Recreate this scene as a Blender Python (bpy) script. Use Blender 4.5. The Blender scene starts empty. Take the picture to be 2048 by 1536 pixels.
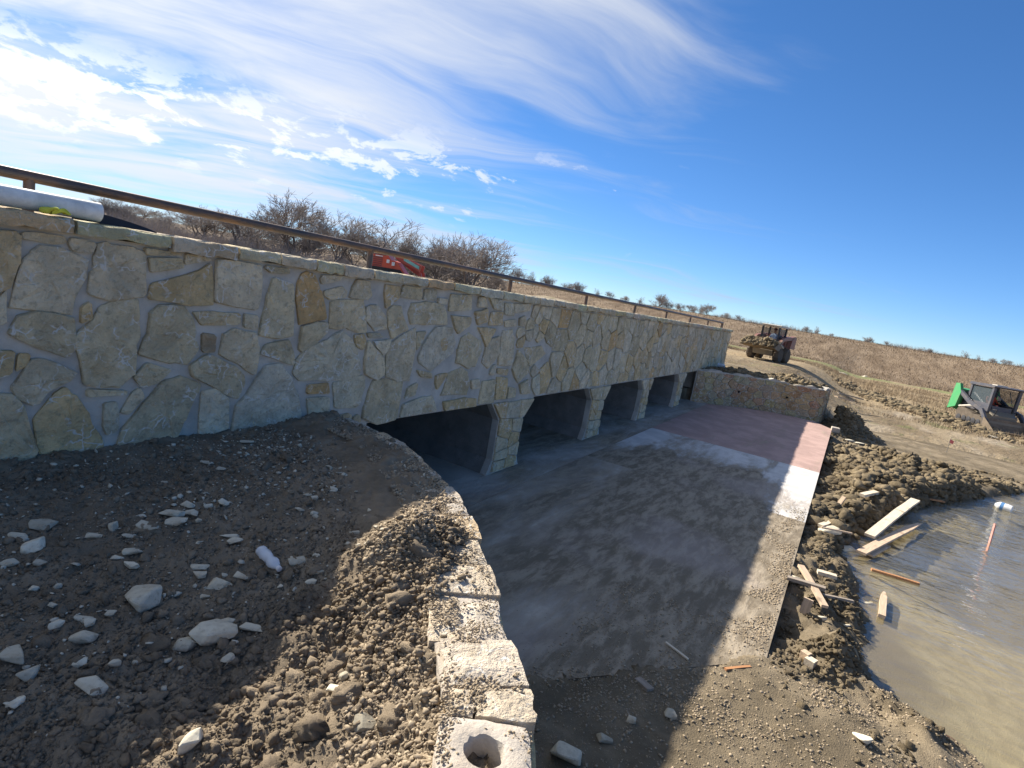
import bpy, bmesh, math, random
import numpy as np
from mathutils import Vector, Matrix, Euler

# ------------------------------------------------------------------ camera
SC = bpy.context.scene
COL = SC.collection
EYE = np.array([0.0, 0.0, 2.7])
ROT = np.array([[0.50191639, -0.05194761, 0.86335473],
                [-0.84855436, -0.22281431, 0.47990549],
                [0.16743785, -0.97347585, -0.15591453]])   # columns: image right, image down, forward
FPX = 1180.0
cam_d = bpy.data.cameras.new("camera")
cam = bpy.data.objects.new("camera", cam_d)
COL.objects.link(cam)
cam_d.sensor_width = 36.0
cam_d.lens = FPX / 2048 * 36.0
cam_d.clip_start = 0.05
cam_d.clip_end = 6000
cam.matrix_world = Matrix([[ROT[i, 0], -ROT[i, 1], -ROT[i, 2], EYE[i]] for i in range(3)] + [[0, 0, 0, 1]])
SC.camera = cam

# ------------------------------------------------------------------ light
SUN = Vector((0.95, 3.58, 2.62)).normalized()          # from the ground towards the sun
SUN_EL = math.asin(SUN.z)
SUN_AZ = math.atan2(SUN.x, SUN.y)                      # clockwise from +Y
sun_d = bpy.data.lights.new("sun", 'SUN')
sun_d.energy = 3.4
sun_d.angle = math.radians(0.55)
sun_d.color = (1.0, 0.93, 0.82)
sun = bpy.data.objects.new("sun", sun_d)
COL.objects.link(sun)
sun.rotation_euler = SUN.to_track_quat('Z', 'Y').to_euler()
SC.view_settings.view_transform = 'Standard'
SC.view_settings.look = 'None'
SC.view_settings.gamma = 1.0
SC.view_settings.exposure = 1.56
SC.cycles.max_bounces = 6
SC.cycles.diffuse_bounces = 3
SC.cycles.transparent_max_bounces = 8


class NT:
    """small helper to write node trees"""
    def __init__(s, tree):
        s.t = tree
        s.n = tree.nodes
        s.l = tree.links

    def new(s, typ, **kw):
        nd = s.n.new(typ)
        for k, v in kw.items():
            setattr(nd, k, v)
        return nd

    def put(s, sock, v):
        if isinstance(v, bpy.types.NodeSocket):
            s.l.new(v, sock)
        elif isinstance(v, (tuple, list)):
            sock.default_value = tuple(v) if len(v) == len(sock.default_value) else tuple(v) + (1.0,)
        else:
            sock.default_value = v

    def noise(s, scale, detail=4, rough=0.55, vec=None, dist=0.0, out='Fac'):
        nd = s.new('ShaderNodeTexNoise')
        nd.inputs['Scale'].default_value = scale
        nd.inputs['Detail'].default_value = detail
        nd.inputs['Roughness'].default_value = rough
        nd.inputs['Distortion'].default_value = dist
        if vec is not None:
            s.l.new(vec, nd.inputs['Vector'])
        return nd.outputs[out]

    def vor(s, scale, vec=None, feature='F1', out='Distance', rnd=1.0):
        nd = s.new('ShaderNodeTexVoronoi', feature=feature)
        nd.inputs['Scale'].default_value = scale
        nd.inputs['Randomness'].default_value = rnd
        if vec is not None:
            s.l.new(vec, nd.inputs['Vector'])
        return nd.outputs[out]

    def ramp(s, fac, stops, interp='LINEAR'):
        nd = s.new('ShaderNodeValToRGB')
        cr = nd.color_ramp
        cr.interpolation = interp
        while len(cr.elements) < len(stops):
            cr.elements.new(0.5)
        for e, (p, c) in zip(cr.elements, stops):
            e.position = p
            e.color = (c, c, c, 1) if isinstance(c, (int, float)) else tuple(c) + (1.0,)
        s.put(nd.inputs['Fac'], fac)
        return nd.outputs['Color']

    def mix(s, fac, a, b, mode='MIX'):
        nd = s.new('ShaderNodeMix', data_type='RGBA', blend_type=mode)
        s.put(nd.inputs['Factor'], fac)
        s.put(nd.inputs['A'] if False else nd.inputs[6], a)
        s.put(nd.inputs[7], b)
        return nd.outputs[2]

    def math(s, op, a, b=0.0, clamp=False):
        nd = s.new('ShaderNodeMath', operation=op, use_clamp=clamp)
        s.put(nd.inputs[0], a)
        s.put(nd.inputs[1], b)
        return nd.outputs[0]

    def maprange(s, v, a, b, c=0.0, d=1.0, smooth=True):
        nd = s.new('ShaderNodeMapRange', interpolation_type='SMOOTHSTEP' if smooth else 'LINEAR')
        s.put(nd.inputs[0], v)
        for i, q in enumerate((a, b, c, d)):
            nd.inputs[i + 1].default_value = q
        return nd.outputs[0]

    def mapping(s, vec, scale=(1, 1, 1), rot=(0, 0, 0), loc=(0, 0, 0)):
        nd = s.new('ShaderNodeMapping')
        s.l.new(vec, nd.inputs['Vector'])
        nd.inputs['Scale'].default_value = scale
        nd.inputs['Rotation'].default_value = rot
        nd.inputs['Location'].default_value = loc
        return nd.outputs[0]

    def sep(s, vec):
        nd = s.new('ShaderNodeSeparateXYZ')
        s.l.new(vec, nd.inputs[0])
        return nd.outputs

    def comb(s, x, y, z):
        nd = s.new('ShaderNodeCombineXYZ')
        for i, v in enumerate((x, y, z)):
            s.put(nd.inputs[i], v)
        return nd.outputs[0]

    def bump(s, h, strength=0.5, dist=0.02, normal=None):
        nd = s.new('ShaderNodeBump')
        nd.inputs['Strength'].default_value = strength
        nd.inputs['Distance'].default_value = dist
        s.l.new(h, nd.inputs['Height'])
        if normal is not None:
            s.l.new(normal, nd.inputs['Normal'])
        return nd.outputs[0]

    def pos(s):
        return s.new('ShaderNodeNewGeometry').outputs['Position']

    def objco(s):
        return s.new('ShaderNodeTexCoord').outputs['Object']


def material(name, color=(0.5, 0.5, 0.5), rough=0.8, metal=0.0, spec=0.3):
    m = bpy.data.materials.new(name)
    m.use_nodes = True
    n = NT(m.node_tree)
    b = m.node_tree.nodes['Principled BSDF']
    b.inputs['Base Color'].default_value = tuple(color) + (1,)
    b.inputs['Roughness'].default_value = rough
    b.inputs['Metallic'].default_value = metal
    b.inputs['Specular IOR Level'].default_value = spec
    return m, n, b


# ------------------------------------------------------------------ sky
def build_world():
    w = bpy.data.worlds.new("World")
    SC.world = w
    w.use_nodes = True
    n = NT(w.node_tree)
    bg = w.node_tree.nodes['Background']
    sky = n.new('ShaderNodeTexSky', sky_type='NISHITA')
    sky.sun_disc = False
    sky.sun_elevation = SUN_EL
    sky.sun_rotation = SUN_AZ
    sky.altitude = 1500
    sky.air_density = 0.6
    sky.dust_density = 0.0
    sky.ozone_density = 3.2
    d = n.new('ShaderNodeTexCoord').outputs['Generated']
    nrm = n.new('ShaderNodeVectorMath', operation='NORMALIZE')
    n.l.new(d, nrm.inputs[0])
    d = nrm.outputs[0]
    x, y, z = n.sep(d)
    zc = n.math('MAXIMUM', z, 0.0)
    zz = n.math('ADD', zc, 0.10)
    # a high flat layer of cirrus: direction projected on a plane overhead
    P = n.comb(n.math('DIVIDE', x, zz), n.math('DIVIDE', y, zz), 0.0)
    dot = n.new('ShaderNodeVectorMath', operation='DOT_PRODUCT')
    n.l.new(d, dot.inputs[0])
    dot.inputs[1].default_value = SUN
    toward = dot.outputs['Value']
    warp = n.noise(0.5, 3, 0.5, n.mapping(P, loc=(3.1, 1.7, 0)), out='Color')
    wv = n.new('ShaderNodeVectorMath', operation='MULTIPLY_ADD')
    n.l.new(warp, wv.inputs[0])
    wv.inputs[1].default_value = (1.3, 1.3, 0)
    n.l.new(P, wv.inputs[2])
    turned = n.mapping(wv.outputs[0], rot=(0, 0, math.radians(48)))
    Q = n.mapping(turned, scale=(0.54, 1.8, 1), loc=(CL0, CL1, 0))
    fine = n.noise(1.15, 9, 0.58, Q, 0.55)
    soft = n.noise(0.42, 4, 0.5, n.mapping(turned, scale=(0.75, 1.5, 1), loc=(5.2, 0.4, 0)))
    dens = n.math('ADD', n.math('MULTIPLY', fine, 0.62), n.math('MULTIPLY', soft, 0.55))
    # the cloud field thins out away from the sun's side of the sky
    side = n.new('ShaderNodeVectorMath', operation='DOT_PRODUCT')
    n.l.new(d, side.inputs[0])
    side.inputs[1].default_value = Vector((-0.52, 0.85, 0.10)).normalized()
    cover = n.maprange(side.outputs['Value'], -0.88, 0.48, -0.21, 0.122)
    dens = n.math('ADD', dens, cover)
    cirrus = n.maprange(dens, 0.495, 0.83)
    cirrus = n.math('MULTIPLY', cirrus, n.maprange(z, 0.0, 0.10, 0.55, 1.0))
    # small puffs low over the horizon
    P2 = n.mapping(d, scale=(1, 1, 2.4))
    puff = n.noise(13.0, 7, 0.62, P2, 0.3)
    field = n.noise(3.0, 2, 0.5, n.mapping(d, loc=(0.7, 0.25, 0.9), scale=(1, 1, 2.5)))
    puff = n.math('ADD', puff, n.math('MULTIPLY', field, 0.55))
    band = n.math('MULTIPLY', n.maprange(z, 0.075, 0.12), n.maprange(z, 0.24, 0.16))
    puff = n.math('MULTIPLY', n.maprange(n.math('ADD', puff, cover), 0.885, 0.96), band)
    glare = n.math('POWER', n.math('MAXIMUM', toward, 0.0), 3.0)
    bright = n.math('ADD', n.math('MULTIPLY', glare, CLB), CLA)
    cc = n.mix(1.0, n.comb(bright, bright, bright), n.mix(glare, (0.78, 0.88, 1.10), (1.0, 0.99, 0.93)), 'MULTIPLY')
    pc = n.mix(1.0, cc, (1.25, 1.25, 1.25), 'MULTIPLY')
    lum = n.new('ShaderNodeRGBToBW')
    n.l.new(sky.outputs[0], lum.inputs[0])
    soften = n.math('DIVIDE', SKG, n.math('ADD', n.math('MULTIPLY', lum.outputs[0], SKK), 1.0))
    hs = n.new('ShaderNodeHueSaturation')
    hs.inputs['Saturation'].default_value = SKS
    n.l.new(n.mix(1.0, sky.outputs[0], n.comb(soften, soften, soften), 'MULTIPLY'), hs.inputs['Color'])
    c = n.mix(n.math('MULTIPLY', cirrus, 0.93), hs.outputs['Color'], cc)
    c = n.mix(n.math('MULTIPLY', puff, 0.8), c, pc)
    n.l.new(c, bg.inputs['Color'])
    bg.inputs['Strength'].default_value = 0.13


CL0, CL1, CLA, CLB = 0.35, 0.15, 1.7, 1.4
SKG, SKK, SKS = 0.64, 0.13, 1.17
build_world()

# ------------------------------------------------------------------ helpers
def at(px, py, z):
    """the point at height z that the photograph shows at pixel (px, py) of 2048 x 1536"""
    v = ROT @ np.array([px - 1024, py - 768, FPX])
    return EYE + v * (z - EYE[2]) / v[2]


def far(px, D, z=0.0):
    """a point D metres away on the bearing of pixel column px at the horizon"""
    py = 697 + 0.172 * (px - 1710)
    v = ROT @ np.array([px - 1024, py - 768, FPX])
    k = D / math.hypot(v[0], v[1])
    return np.array([v[0] * k, v[1] * k, z])


def sstep(a, b, x):
    t = np.clip((np.asarray(x, float) - a) / (b - a), 0, 1)
    return t * t * (3 - 2 * t)


def _h(ix, iy, s):
    h = (ix.astype(np.int64) * 374761393 + iy.astype(np.int64) * 668265263 + s * 974634777) & 0xffffffff
    h = ((h ^ (h >> 13)) * 1274126177) & 0xffffffff
    return ((h ^ (h >> 16)) & 0xffff) / 65535.0


def vnoise(x, y, s=0):
    x = np.asarray(x, float); y = np.asarray(y, float)
    ix = np.floor(x); iy = np.floor(y)
    fx = x - ix; fy = y - iy
    fx = fx * fx * (3 - 2 * fx); fy = fy * fy * (3 - 2 * fy)
    a = _h(ix, iy, s); b = _h(ix + 1, iy, s); c = _h(ix, iy + 1, s); d = _h(ix + 1, iy + 1, s)
    return (a + (b - a) * fx + (c - a) * fy + (a - b - c + d) * fx * fy) * 2 - 1


def fbm(x, y, f, octs=4, gain=0.5, s=0):
    t = 0; a = 1.0
    for o in range(octs):
        t = t + a * vnoise(np.asarray(x) * f + 17.3 * o, np.asarray(y) * f - 9.1 * o, s + o)
        f *= 2.07; a *= gain
    return t


def tag(o, label=None, cat=None, group=None, kind=None):
    if label: o['label'] = label
    if cat: o['category'] = cat
    if group: o['group'] = group
    if kind: o['kind'] = kind
    return o


def empty(name, loc=(0, 0, 0), rz=0.0, parent=None):
    o = bpy.data.objects.new(name, None)
    COL.objects.link(o)
    o.location = loc
    o.rotation_euler = (0, 0, rz)
    o.parent = parent
    o.empty_display_size = 0.2
    return o


def link(name, me, mat, parent=None, smooth=False):
    o = bpy.data.objects.new(name, me)
    COL.objects.link(o)
    if mat is not None and not me.materials:
        me.materials.append(mat)
    o.parent = parent
    if smooth:
        me.polygons.foreach_set('use_smooth', [True] * len(me.polygons))
    return o


def pymesh(name, v, f):
    me = bpy.data.meshes.new(name)
    me.from_pydata([tuple(map(float, p)) for p in v], [], f)
    me.update()
    return me


def npmesh(name, V, T):
    """triangles or quads given as arrays"""
    V = np.asarray(V, np.float32); T = np.asarray(T, np.int32)
    k = T.shape[1]
    me = bpy.data.meshes.new(name)
    me.vertices.add(len(V)); me.vertices.foreach_set('co', V.ravel())
    me.loops.add(T.size); me.loops.foreach_set('vertex_index', T.ravel())
    me.polygons.add(len(T))
    me.polygons.foreach_set('loop_start', np.arange(0, T.size, k, dtype=np.int32))
    me.polygons.foreach_set('loop_total', np.full(len(T), k, np.int32))
    me.update(calc_edges=True)
    me.validate()
    return me


class MB:
    """collects shapes and links them as one mesh"""
    def __init__(s):
        s.v = []; s.f = []

    def add(s, v, f):
        k = len(s.v)
        s.v += [tuple(map(float, p)) for p in v]
        s.f += [tuple(i + k for i in q) for q in f]
        return s

    def box(s, c, d, rot=None, ch=0.0):
        x, y, z = [q / 2 for q in d]
        bm = bmesh.new()
        bmesh.ops.create_cube(bm, size=1.0)
        for q in bm.verts:
            q.co = Vector((q.co.x * 2 * x, q.co.y * 2 * y, q.co.z * 2 * z))
        if ch > 0:
            bmesh.ops.bevel(bm, geom=list(bm.edges), offset=ch, segments=2, affect='EDGES', profile=0.6)
        M = Matrix.Translation(c)
        if rot is not None:
            M = M @ Euler(rot).to_matrix().to_4x4()
        bm.transform(M)
        bm.verts.index_update()
        s.add([q.co[:] for q in bm.verts], [[q.index for q in fc.verts] for fc in bm.faces])
        bm.free()
        return s

    def prism(s, prof, y0, y1):
        """profile in x-z swept along y"""
        n = len(prof)
        v = [(a, y0, b) for a, b in prof] + [(a, y1, b) for a, b in prof]
        f = [tuple(range(n))[::-1], tuple(range(n, 2 * n))]
        f = [tuple(range(n)), tuple(range(2 * n - 1, n - 1, -1))]
        for i in range(n):
            j = (i + 1) % n
            f.append((i, i + n, j + n, j))
        return s.add(v, f)

    def tube(s, pts, r, seg=8, cap=True):
        pts = [Vector(p) for p in pts]
        rr = r if isinstance(r, (list, tuple)) else [r] * len(pts)
        rings = []
        for i, p in enumerate(pts):
            t = (pts[min(i + 1, len(pts) - 1)] - pts[max(i - 1, 0)]).normalized()
            a = t.orthogonal().normalized() if i == 0 else (a - t * a.dot(t)).normalized()
            b = t.cross(a)
            rings.append([p + (a * math.cos(q) + b * math.sin(q)) * rr[i] for q in [2 * math.pi * k / seg for k in range(seg)]])
        v = [q for rg in rings for q in rg]
        f = []
        for i in range(len(pts) - 1):
            for k in range(seg):
                f.append((i * seg + k, i * seg + (k + 1) % seg, (i + 1) * seg + (k + 1) % seg, (i + 1) * seg + k))
        if cap:
            f.append(tuple(range(seg))[::-1])
            f.append(tuple((len(pts) - 1) * seg + k for k in range(seg)))
        return s.add(v, f)

    def lathe(s, prof, c=(0, 0, 0), axis='Z', seg=16):
        """prof: (r, h) pairs turned about an axis through c"""
        v = []; f = []
        for r, h in prof:
            for k in range(seg):
                q = 2 * math.pi * k / seg
                p = (r * math.cos(q), r * math.sin(q), h)
                if axis == 'Y': p = (p[0], p[2], p[1])
                if axis == 'X': p = (p[2], p[0], p[1])
                v.append((p[0] + c[0], p[1] + c[1], p[2] + c[2]))
        m = len(prof)
        for i in range(m - 1):
            for k in range(seg):
                f.append((i * seg + k, i * seg + (k + 1) % seg, (i + 1) * seg + (k + 1) % seg, (i + 1) * seg + k))
        f.append(tuple(range(seg))[::-1]); f.append(tuple((m - 1) * seg + k for k in range(seg)))
        return s.add(v, f)

    def build(s, name, mat, parent=None, smooth=False):
        me = pymesh(name, s.v, s.f)
        bm = bmesh.new(); bm.from_mesh(me)
        bmesh.ops.recalc_face_normals(bm, faces=bm.faces)
        bm.to_mesh(me); bm.free()
        o = link(name, me, mat, parent)
        if smooth:
            me.polygons.foreach_set('use_smooth', [True] * len(me.polygons))
            try:
                me.set_sharp_from_angle(angle=math.radians(40))
            except Exception:
                pass
        return o


ICO = {}
def ico(level):
    if level not in ICO:
        bm = bmesh.new()
        bmesh.ops.create_icosphere(bm, subdivisions=level, radius=1.0)
        bm.verts.index_update()
        ICO[level] = (np.array([v.co[:] for v in bm.verts]), np.array([[v.index for v in f.verts] for f in bm.faces]))
        bm.free()
    return ICO[level]


def lumps(rng, P, S, level=1, rough=0.28, flat=0.75, nvar=14):
    """irregular clods at points P with radii S -> one vertex and one triangle array"""
    v0, t0 = ico(level)
    var = []
    for k in range(nvar):
        # a ball cut by random planes, then roughened: broken, angular crumbs
        d = rng.normal(size=(9, 3)); d /= np.linalg.norm(d, axis=1)[:, None]
        cut = rng.uniform(0.5, 0.95, 9)
        w = np.min(np.where(v0 @ d.T > 0.05, cut / np.maximum(v0 @ d.T, 0.05), 9.0), axis=1)
        w = np.minimum(w, 1.15) * (1 + rng.uniform(-rough, rough, len(v0)) * 0.42)
        var.append(v0 * w[:, None] * np.array([1.15, rng.uniform(0.75, 1.1), rng.uniform(0.65, 1.05)]))
    var = np.array(var)
    N = len(P)
    idx = rng.integers(0, nvar, N)
    ang = rng.uniform(0, 2 * math.pi, (N, 2))
    c, s_ = np.cos(ang[:, 0]), np.sin(ang[:, 0])
    c2, s2 = np.cos(ang[:, 1] * .2), np.sin(ang[:, 1] * .2)
    V = var[idx]
    V = V * np.asarray(S)[:, None, None]
    x, y, z = V[..., 0], V[..., 1], V[..., 2] * flat
    y, z = y * c2[:, None] - z * s2[:, None], y * s2[:, None] + z * c2[:, None]
    x, y = x * c[:, None] - y * s_[:, None], x * s_[:, None] + y * c[:, None]
    V = np.stack([x, y, z], -1) + np.asarray(P)[:, None, :]
    T = t0[None] + (np.arange(N) * len(v0))[:, None, None]
    return V.reshape(-1, 3), T.reshape(-1, 3)


def join_arrays(parts):
    V = []; T = []; k = 0
    for v, t in parts:
        V.append(v); T.append(t + k); k += len(v)
    return np.concatenate(V), np.concatenate(T)


def grid_mesh(name, xs, ys, zf):
    X, Y = np.meshgrid(xs, ys, indexing='ij')
    Z = zf(X, Y)
    nx, ny = X.shape
    I = np.arange(nx * ny).reshape(nx, ny)
    Q = np.stack([I[:-1, :-1], I[1:, :-1], I[1:, 1:], I[:-1, 1:]], -1).reshape(-1, 4)
    me = npmesh(name, np.stack([X, Y, Z], -1).reshape(-1, 3), Q)
    me.polygons.foreach_set('use_smooth', [True] * len(me.polygons))
    return me

# ------------------------------------------------------------------ materials
def m_soil(name, dry, wet, scale=1.0, bump=0.6, silt=False):
    m, n, b = material(name, rough=0.95, spec=0.15)
    p = n.pos()
    big = n.noise(1.6 * scale, 5, 0.6, p)
    fin = n.noise(38 * scale, 6, 0.7, p)
    pz = n.sep(p)[2]
    mid = n.noise(9 * scale, 4, 0.6, p)
    c = n.mix(n.maprange(big, 0.35, 0.66), wet, dry)
    c = n.mix(n.maprange(mid, 0.35, 0.75, 0, 0.55), c, tuple(q * 0.62 for q in wet))
    c = n.mix(n.maprange(fin, 0.58, 0.78, 0, 0.4), c, tuple(min(1, q * 1.55) for q in dry))
    if silt:                                           # pale silt settled on the pond bed, wet dark mud at the water line
        c = n.mix(n.maprange(pz, -0.10, -0.17, 0, 0.55), c, tuple(q * 0.6 for q in wet))
        c = n.mix(n.maprange(pz, -0.22, -0.27), c, n.mix(n.maprange(mid, 0.35, 0.65), (0.34, 0.28, 0.16), (0.44, 0.37, 0.22)))
        c = n.mix(n.maprange(pz, -0.38, -0.55), c, (0.20, 0.17, 0.12))  # deep bed painted darker, for the light lost in turbid water
    n.l.new(c, b.inputs['Base Color'])
    hgt = n.math('ADD', n.math('MULTIPLY', fin, 0.5), n.noise(140 * scale, 4, 0.7, p))
    n.l.new(n.bump(hgt, bump, 0.012 / scale), b.inputs['Normal'])
    return m


SOIL = m_soil("bench soil", (0.34, 0.268, 0.185), (0.215, 0.170, 0.118), 1.0, 0.8)
CLOD = m_soil("soil clods", (0.345, 0.272, 0.188), (0.21, 0.166, 0.116), 1.3, 0.8)
CRUMB = bpy.data.materials.new("dry crumbs")
CRUMB.use_nodes = True
_nt = NT(CRUMB.node_tree)
_b0 = CRUMB.node_tree.nodes["Principled BSDF"]
_nt.l.new(_nt.mix(_nt.maprange(_nt.noise(60, 3, 0.6, _nt.pos()), 0.35, 0.65), (0.26, 0.205, 0.14), (0.42, 0.34, 0.24)), _b0.inputs["Base Color"])
_b0.inputs["Roughness"].default_value = 0.95
_b0.inputs["Specular IOR Level"].default_value = 0.1
MUD = m_soil("bank mud", (0.30, 0.24, 0.16), (0.17, 0.135, 0.088), 0.7, 0.9, True)
MUDCLOD = m_soil("mud clods", (0.285, 0.225, 0.142), (0.14, 0.109, 0.068), 0.8, 1.0)


def m_stone():
    m, n, b = material("limestone", rough=0.88, spec=0.2)
    p = n.pos()
    oi = n.new('ShaderNodeObjectInfo')
    rnd = oi.outputs['Random']
    off = n.new('ShaderNodeVectorMath', operation='MULTIPLY_ADD')
    n.l.new(n.comb(rnd, rnd, rnd), off.inputs[0])
    off.inputs[1].default_value = (31, 17, 23)
    n.l.new(p, off.inputs[2])
    q = off.outputs[0]
    n1 = n.noise(5.5, 5, 0.62, q, 0.4)
    n2 = n.noise(24, 6, 0.68, q)
    n3 = n.noise(2.6, 3, 0.5, q)
    c = n.mix(n.maprange(n1, 0.36, 0.66), (0.90, 0.89, 0.86), (1.20, 1.18, 1.12))
    c = n.mix(1.0, oi.outputs['Color'], c, 'MULTIPLY')
    c = n.mix(n.maprange(n3, 0.54, 0.72, 0, 0.42), c, (0.38, 0.25, 0.11))          # iron stain
    c = n.mix(n.maprange(n2, 0.50, 0.70, 0, 0.62), c, (0.31, 0.265, 0.185))
    # chalky scrapes: thin curved lines in patches
    wq = n.new('ShaderNodeVectorMath', operation='MULTIPLY_ADD')
    n.l.new(n.noise(7, 3, 0.5, q, out='Color'), wq.inputs[0])
    wq.inputs[1].default_value = (0.22, 0.22, 0.22)
    n.l.new(q, wq.inputs[2])
    edge = n.vor(9, wq.outputs[0], 'DISTANCE_TO_EDGE')
    scr = n.math('MULTIPLY', n.maprange(edge, 0.06, 0.015), n.maprange(n.noise(6.5, 3, 0.6, n.mapping(q, loc=(9, 2, 4))), 0.49, 0.62))
    c = n.mix(n.math('MULTIPLY', scr, 0.9), c, (0.74, 0.71, 0.64))
    pat = n.maprange(n.noise(11, 5, 0.7, n.mapping(q, loc=(3, 8, 1))), 0.58, 0.70)
    c = n.mix(n.math('MULTIPLY', pat, 0.65), c, (0.70, 0.67, 0.60))
    n.l.new(c, b.inputs['Base Color'])
    h = n.math('ADD', n.math('MULTIPLY', n1, 1.4), n.math('ADD', n.math('MULTIPLY', n2, 0.55), n.math('MULTIPLY', n.noise(80, 4, 0.7, q), 0.22)))
    n.l.new(n.bump(h, 1.0, 0.045), b.inputs['Normal'])
    return m


STONE = m_stone()


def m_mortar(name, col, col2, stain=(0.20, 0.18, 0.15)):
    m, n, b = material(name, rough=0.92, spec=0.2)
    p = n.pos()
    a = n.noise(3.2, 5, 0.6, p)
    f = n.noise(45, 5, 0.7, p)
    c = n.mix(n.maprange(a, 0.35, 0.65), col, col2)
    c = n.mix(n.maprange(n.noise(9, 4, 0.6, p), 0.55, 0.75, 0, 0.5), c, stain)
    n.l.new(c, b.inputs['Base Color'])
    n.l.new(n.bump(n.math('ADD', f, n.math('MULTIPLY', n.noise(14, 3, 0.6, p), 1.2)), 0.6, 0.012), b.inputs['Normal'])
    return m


MORTAR = m_mortar("grey mortar", (0.42, 0.395, 0.345), (0.56, 0.53, 0.465), (0.33, 0.30, 0.25))
PALEMORTAR = m_mortar("pale mortar", (0.42, 0.365, 0.30), (0.51, 0.455, 0.385), (0.33, 0.27, 0.20))
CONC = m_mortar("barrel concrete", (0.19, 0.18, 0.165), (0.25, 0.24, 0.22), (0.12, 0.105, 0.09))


def m_apron(name, clean, mud_lo, mud_hi, seed, streak=(0.5, 1.6, 1.0), tracked=0.0, near=0.0):
    """concrete with drying mud tracked over it: mud wins where the noise is above the threshold"""
    m, n, b = material(name, rough=0.85, spec=0.25)
    p = n.pos()
    x, y, z = n.sep(p)
    q = n.mapping(p, scale=streak, loc=seed, rot=(0, 0, 0.35))
    n1 = n.noise(0.9, 6, 0.62, q, 0.5)
    n2 = n.noise(5.5, 6, 0.68, q, 0.3)
    fin = n.noise(34, 5, 0.7, p)
    v = n.math('ADD', n1, n.math('MULTIPLY', n2, 0.42))
    if near:                                           # mud lies thickest where the slab runs out into the dirt and along the middle
        v = n.math('ADD', v, n.math('MULTIPLY', n.maprange(n.math('ADD', x, n.math('MULTIPLY', y, 1.24)), 6.6, 5.3), near))
        v = n.math('ADD', v, n.math('MULTIPLY', n.math('MULTIPLY', n.maprange(y, 3.1, 1.9), n.maprange(x, 4.2, 6.0)), near * 0.75))
    if tracked:                                        # more mud was dragged in from the near side and the middle
        v = n.math('ADD', v, n.math('MULTIPLY', n.maprange(x, 12.6, 9.9), tracked))
        v = n.math('SUBTRACT', v, n.math('MULTIPLY', n.maprange(y, 1.0, 0.3), tracked * 1.0))
        v = n.math('SUBTRACT', v, n.math('MULTIPLY', n.maprange(y, 2.6, 3.5), tracked * 0.6))
    mud = n.maprange(v, mud_lo, mud_hi)
    mudc = n.mix(n.maprange(n2, 0.38, 0.66), (0.18, 0.145, 0.10), (0.36, 0.30, 0.22))
    cc = n.mix(n.maprange(n.noise(2.2, 5, 0.6, p), 0.38, 0.66), tuple(k * 0.8 for k in clean), clean)
    cc = n.mix(n.maprange(fin, 0.57, 0.72, 0, 0.35), cc, tuple(k * 0.55 for k in clean))
    lav = n.maprange(n.noise(0.55, 3, 0.5, n.mapping(p, loc=(4, 7, 1))), 0.5, 0.66, 0, 0.5)
    mudc = n.mix(lav, mudc, (0.40, 0.335, 0.295))
    c = n.mix(mud, cc, mudc)
    specks = n.maprange(n.vor(22, p), 0.16, 0.08, 0, 1)
    c = n.mix(n.math('MULTIPLY', specks, n.maprange(n2, 0.45, 0.6, 0, 0.8)), c, (0.09, 0.07, 0.05))
    n.l.new(c, b.inputs['Base Color'])
    h = n.math('ADD', n.math('MULTIPLY', n.math('MULTIPLY', mud, n2), 1.6), n.math('MULTIPLY', fin, 0.35))
    n.l.new(n.bump(h, 0.55, 0.02), b.inputs['Normal'])
    return m


APRON_MUD = m_apron("muddy slab", (0.54, 0.475, 0.395), 0.50, 0.82, (2.0, 1.0, 0), near=0.34)
APRON_WHITE = m_apron("white slab", (0.66, 0.63, 0.59), 0.60, 0.84, (7.0, 3.1, 0), tracked=0.30)
APRON_PINK = m_apron("pink slab", (0.47, 0.32, 0.275), 0.74, 1.02, (1.0, 6.0, 0))
APRON_STRIP = m_apron("sill slab", (0.47, 0.42, 0.355), 0.58, 0.84, (3.0, 8.0, 0))


def m_wood(name, a, b_):
    m, n, b = material(name, rough=0.8, spec=0.2)
    o = n.objco()
    g = n.noise(3.0, 5, 0.6, n.mapping(o, scale=(1.5, 26, 26)), 0.6)
    d = n.noise(5.0, 4, 0.6, o)
    c = n.mix(n.maprange(g, 0.35, 0.68), a, b_)
    c = n.mix(n.maprange(d, 0.55, 0.72, 0, 0.6), c, (0.16, 0.12, 0.08))
    n.l.new(c, b.inputs['Base Color'])
    n.l.new(n.bump(g, 0.4, 0.004), b.inputs['Normal'])
    return m


PINE = m_wood("weathered pine", (0.62, 0.47, 0.33), (0.46, 0.34, 0.24))
PALEPINE = m_wood("pale pine", (0.72, 0.62, 0.47), (0.60, 0.50, 0.37))
GREYWOOD = m_wood("grey wood", (0.36, 0.30, 0.24), (0.24, 0.20, 0.16))
REDWOOD = m_wood("orange wet wood", (0.50, 0.25, 0.11), (0.34, 0.17, 0.09))


def m_paint(name, col, dust=0.35, rough=0.45, dustcol=(0.30, 0.24, 0.17)):
    m, n, b = material(name, rough=rough, spec=0.4)
    o = n.objco()
    d = n.noise(3.2, 6, 0.65, o)
    g = n.noise(14, 5, 0.7, o)
    c = n.mix(n.maprange(d, 0.40, 0.72, dust * 0.25, dust), col, dustcol)
    c = n.mix(n.maprange(g, 0.62, 0.74, 0, dust), c, tuple(k * 0.5 for k in dustcol))
    n.l.new(c, b.inputs['Base Color'])
    return m


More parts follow.
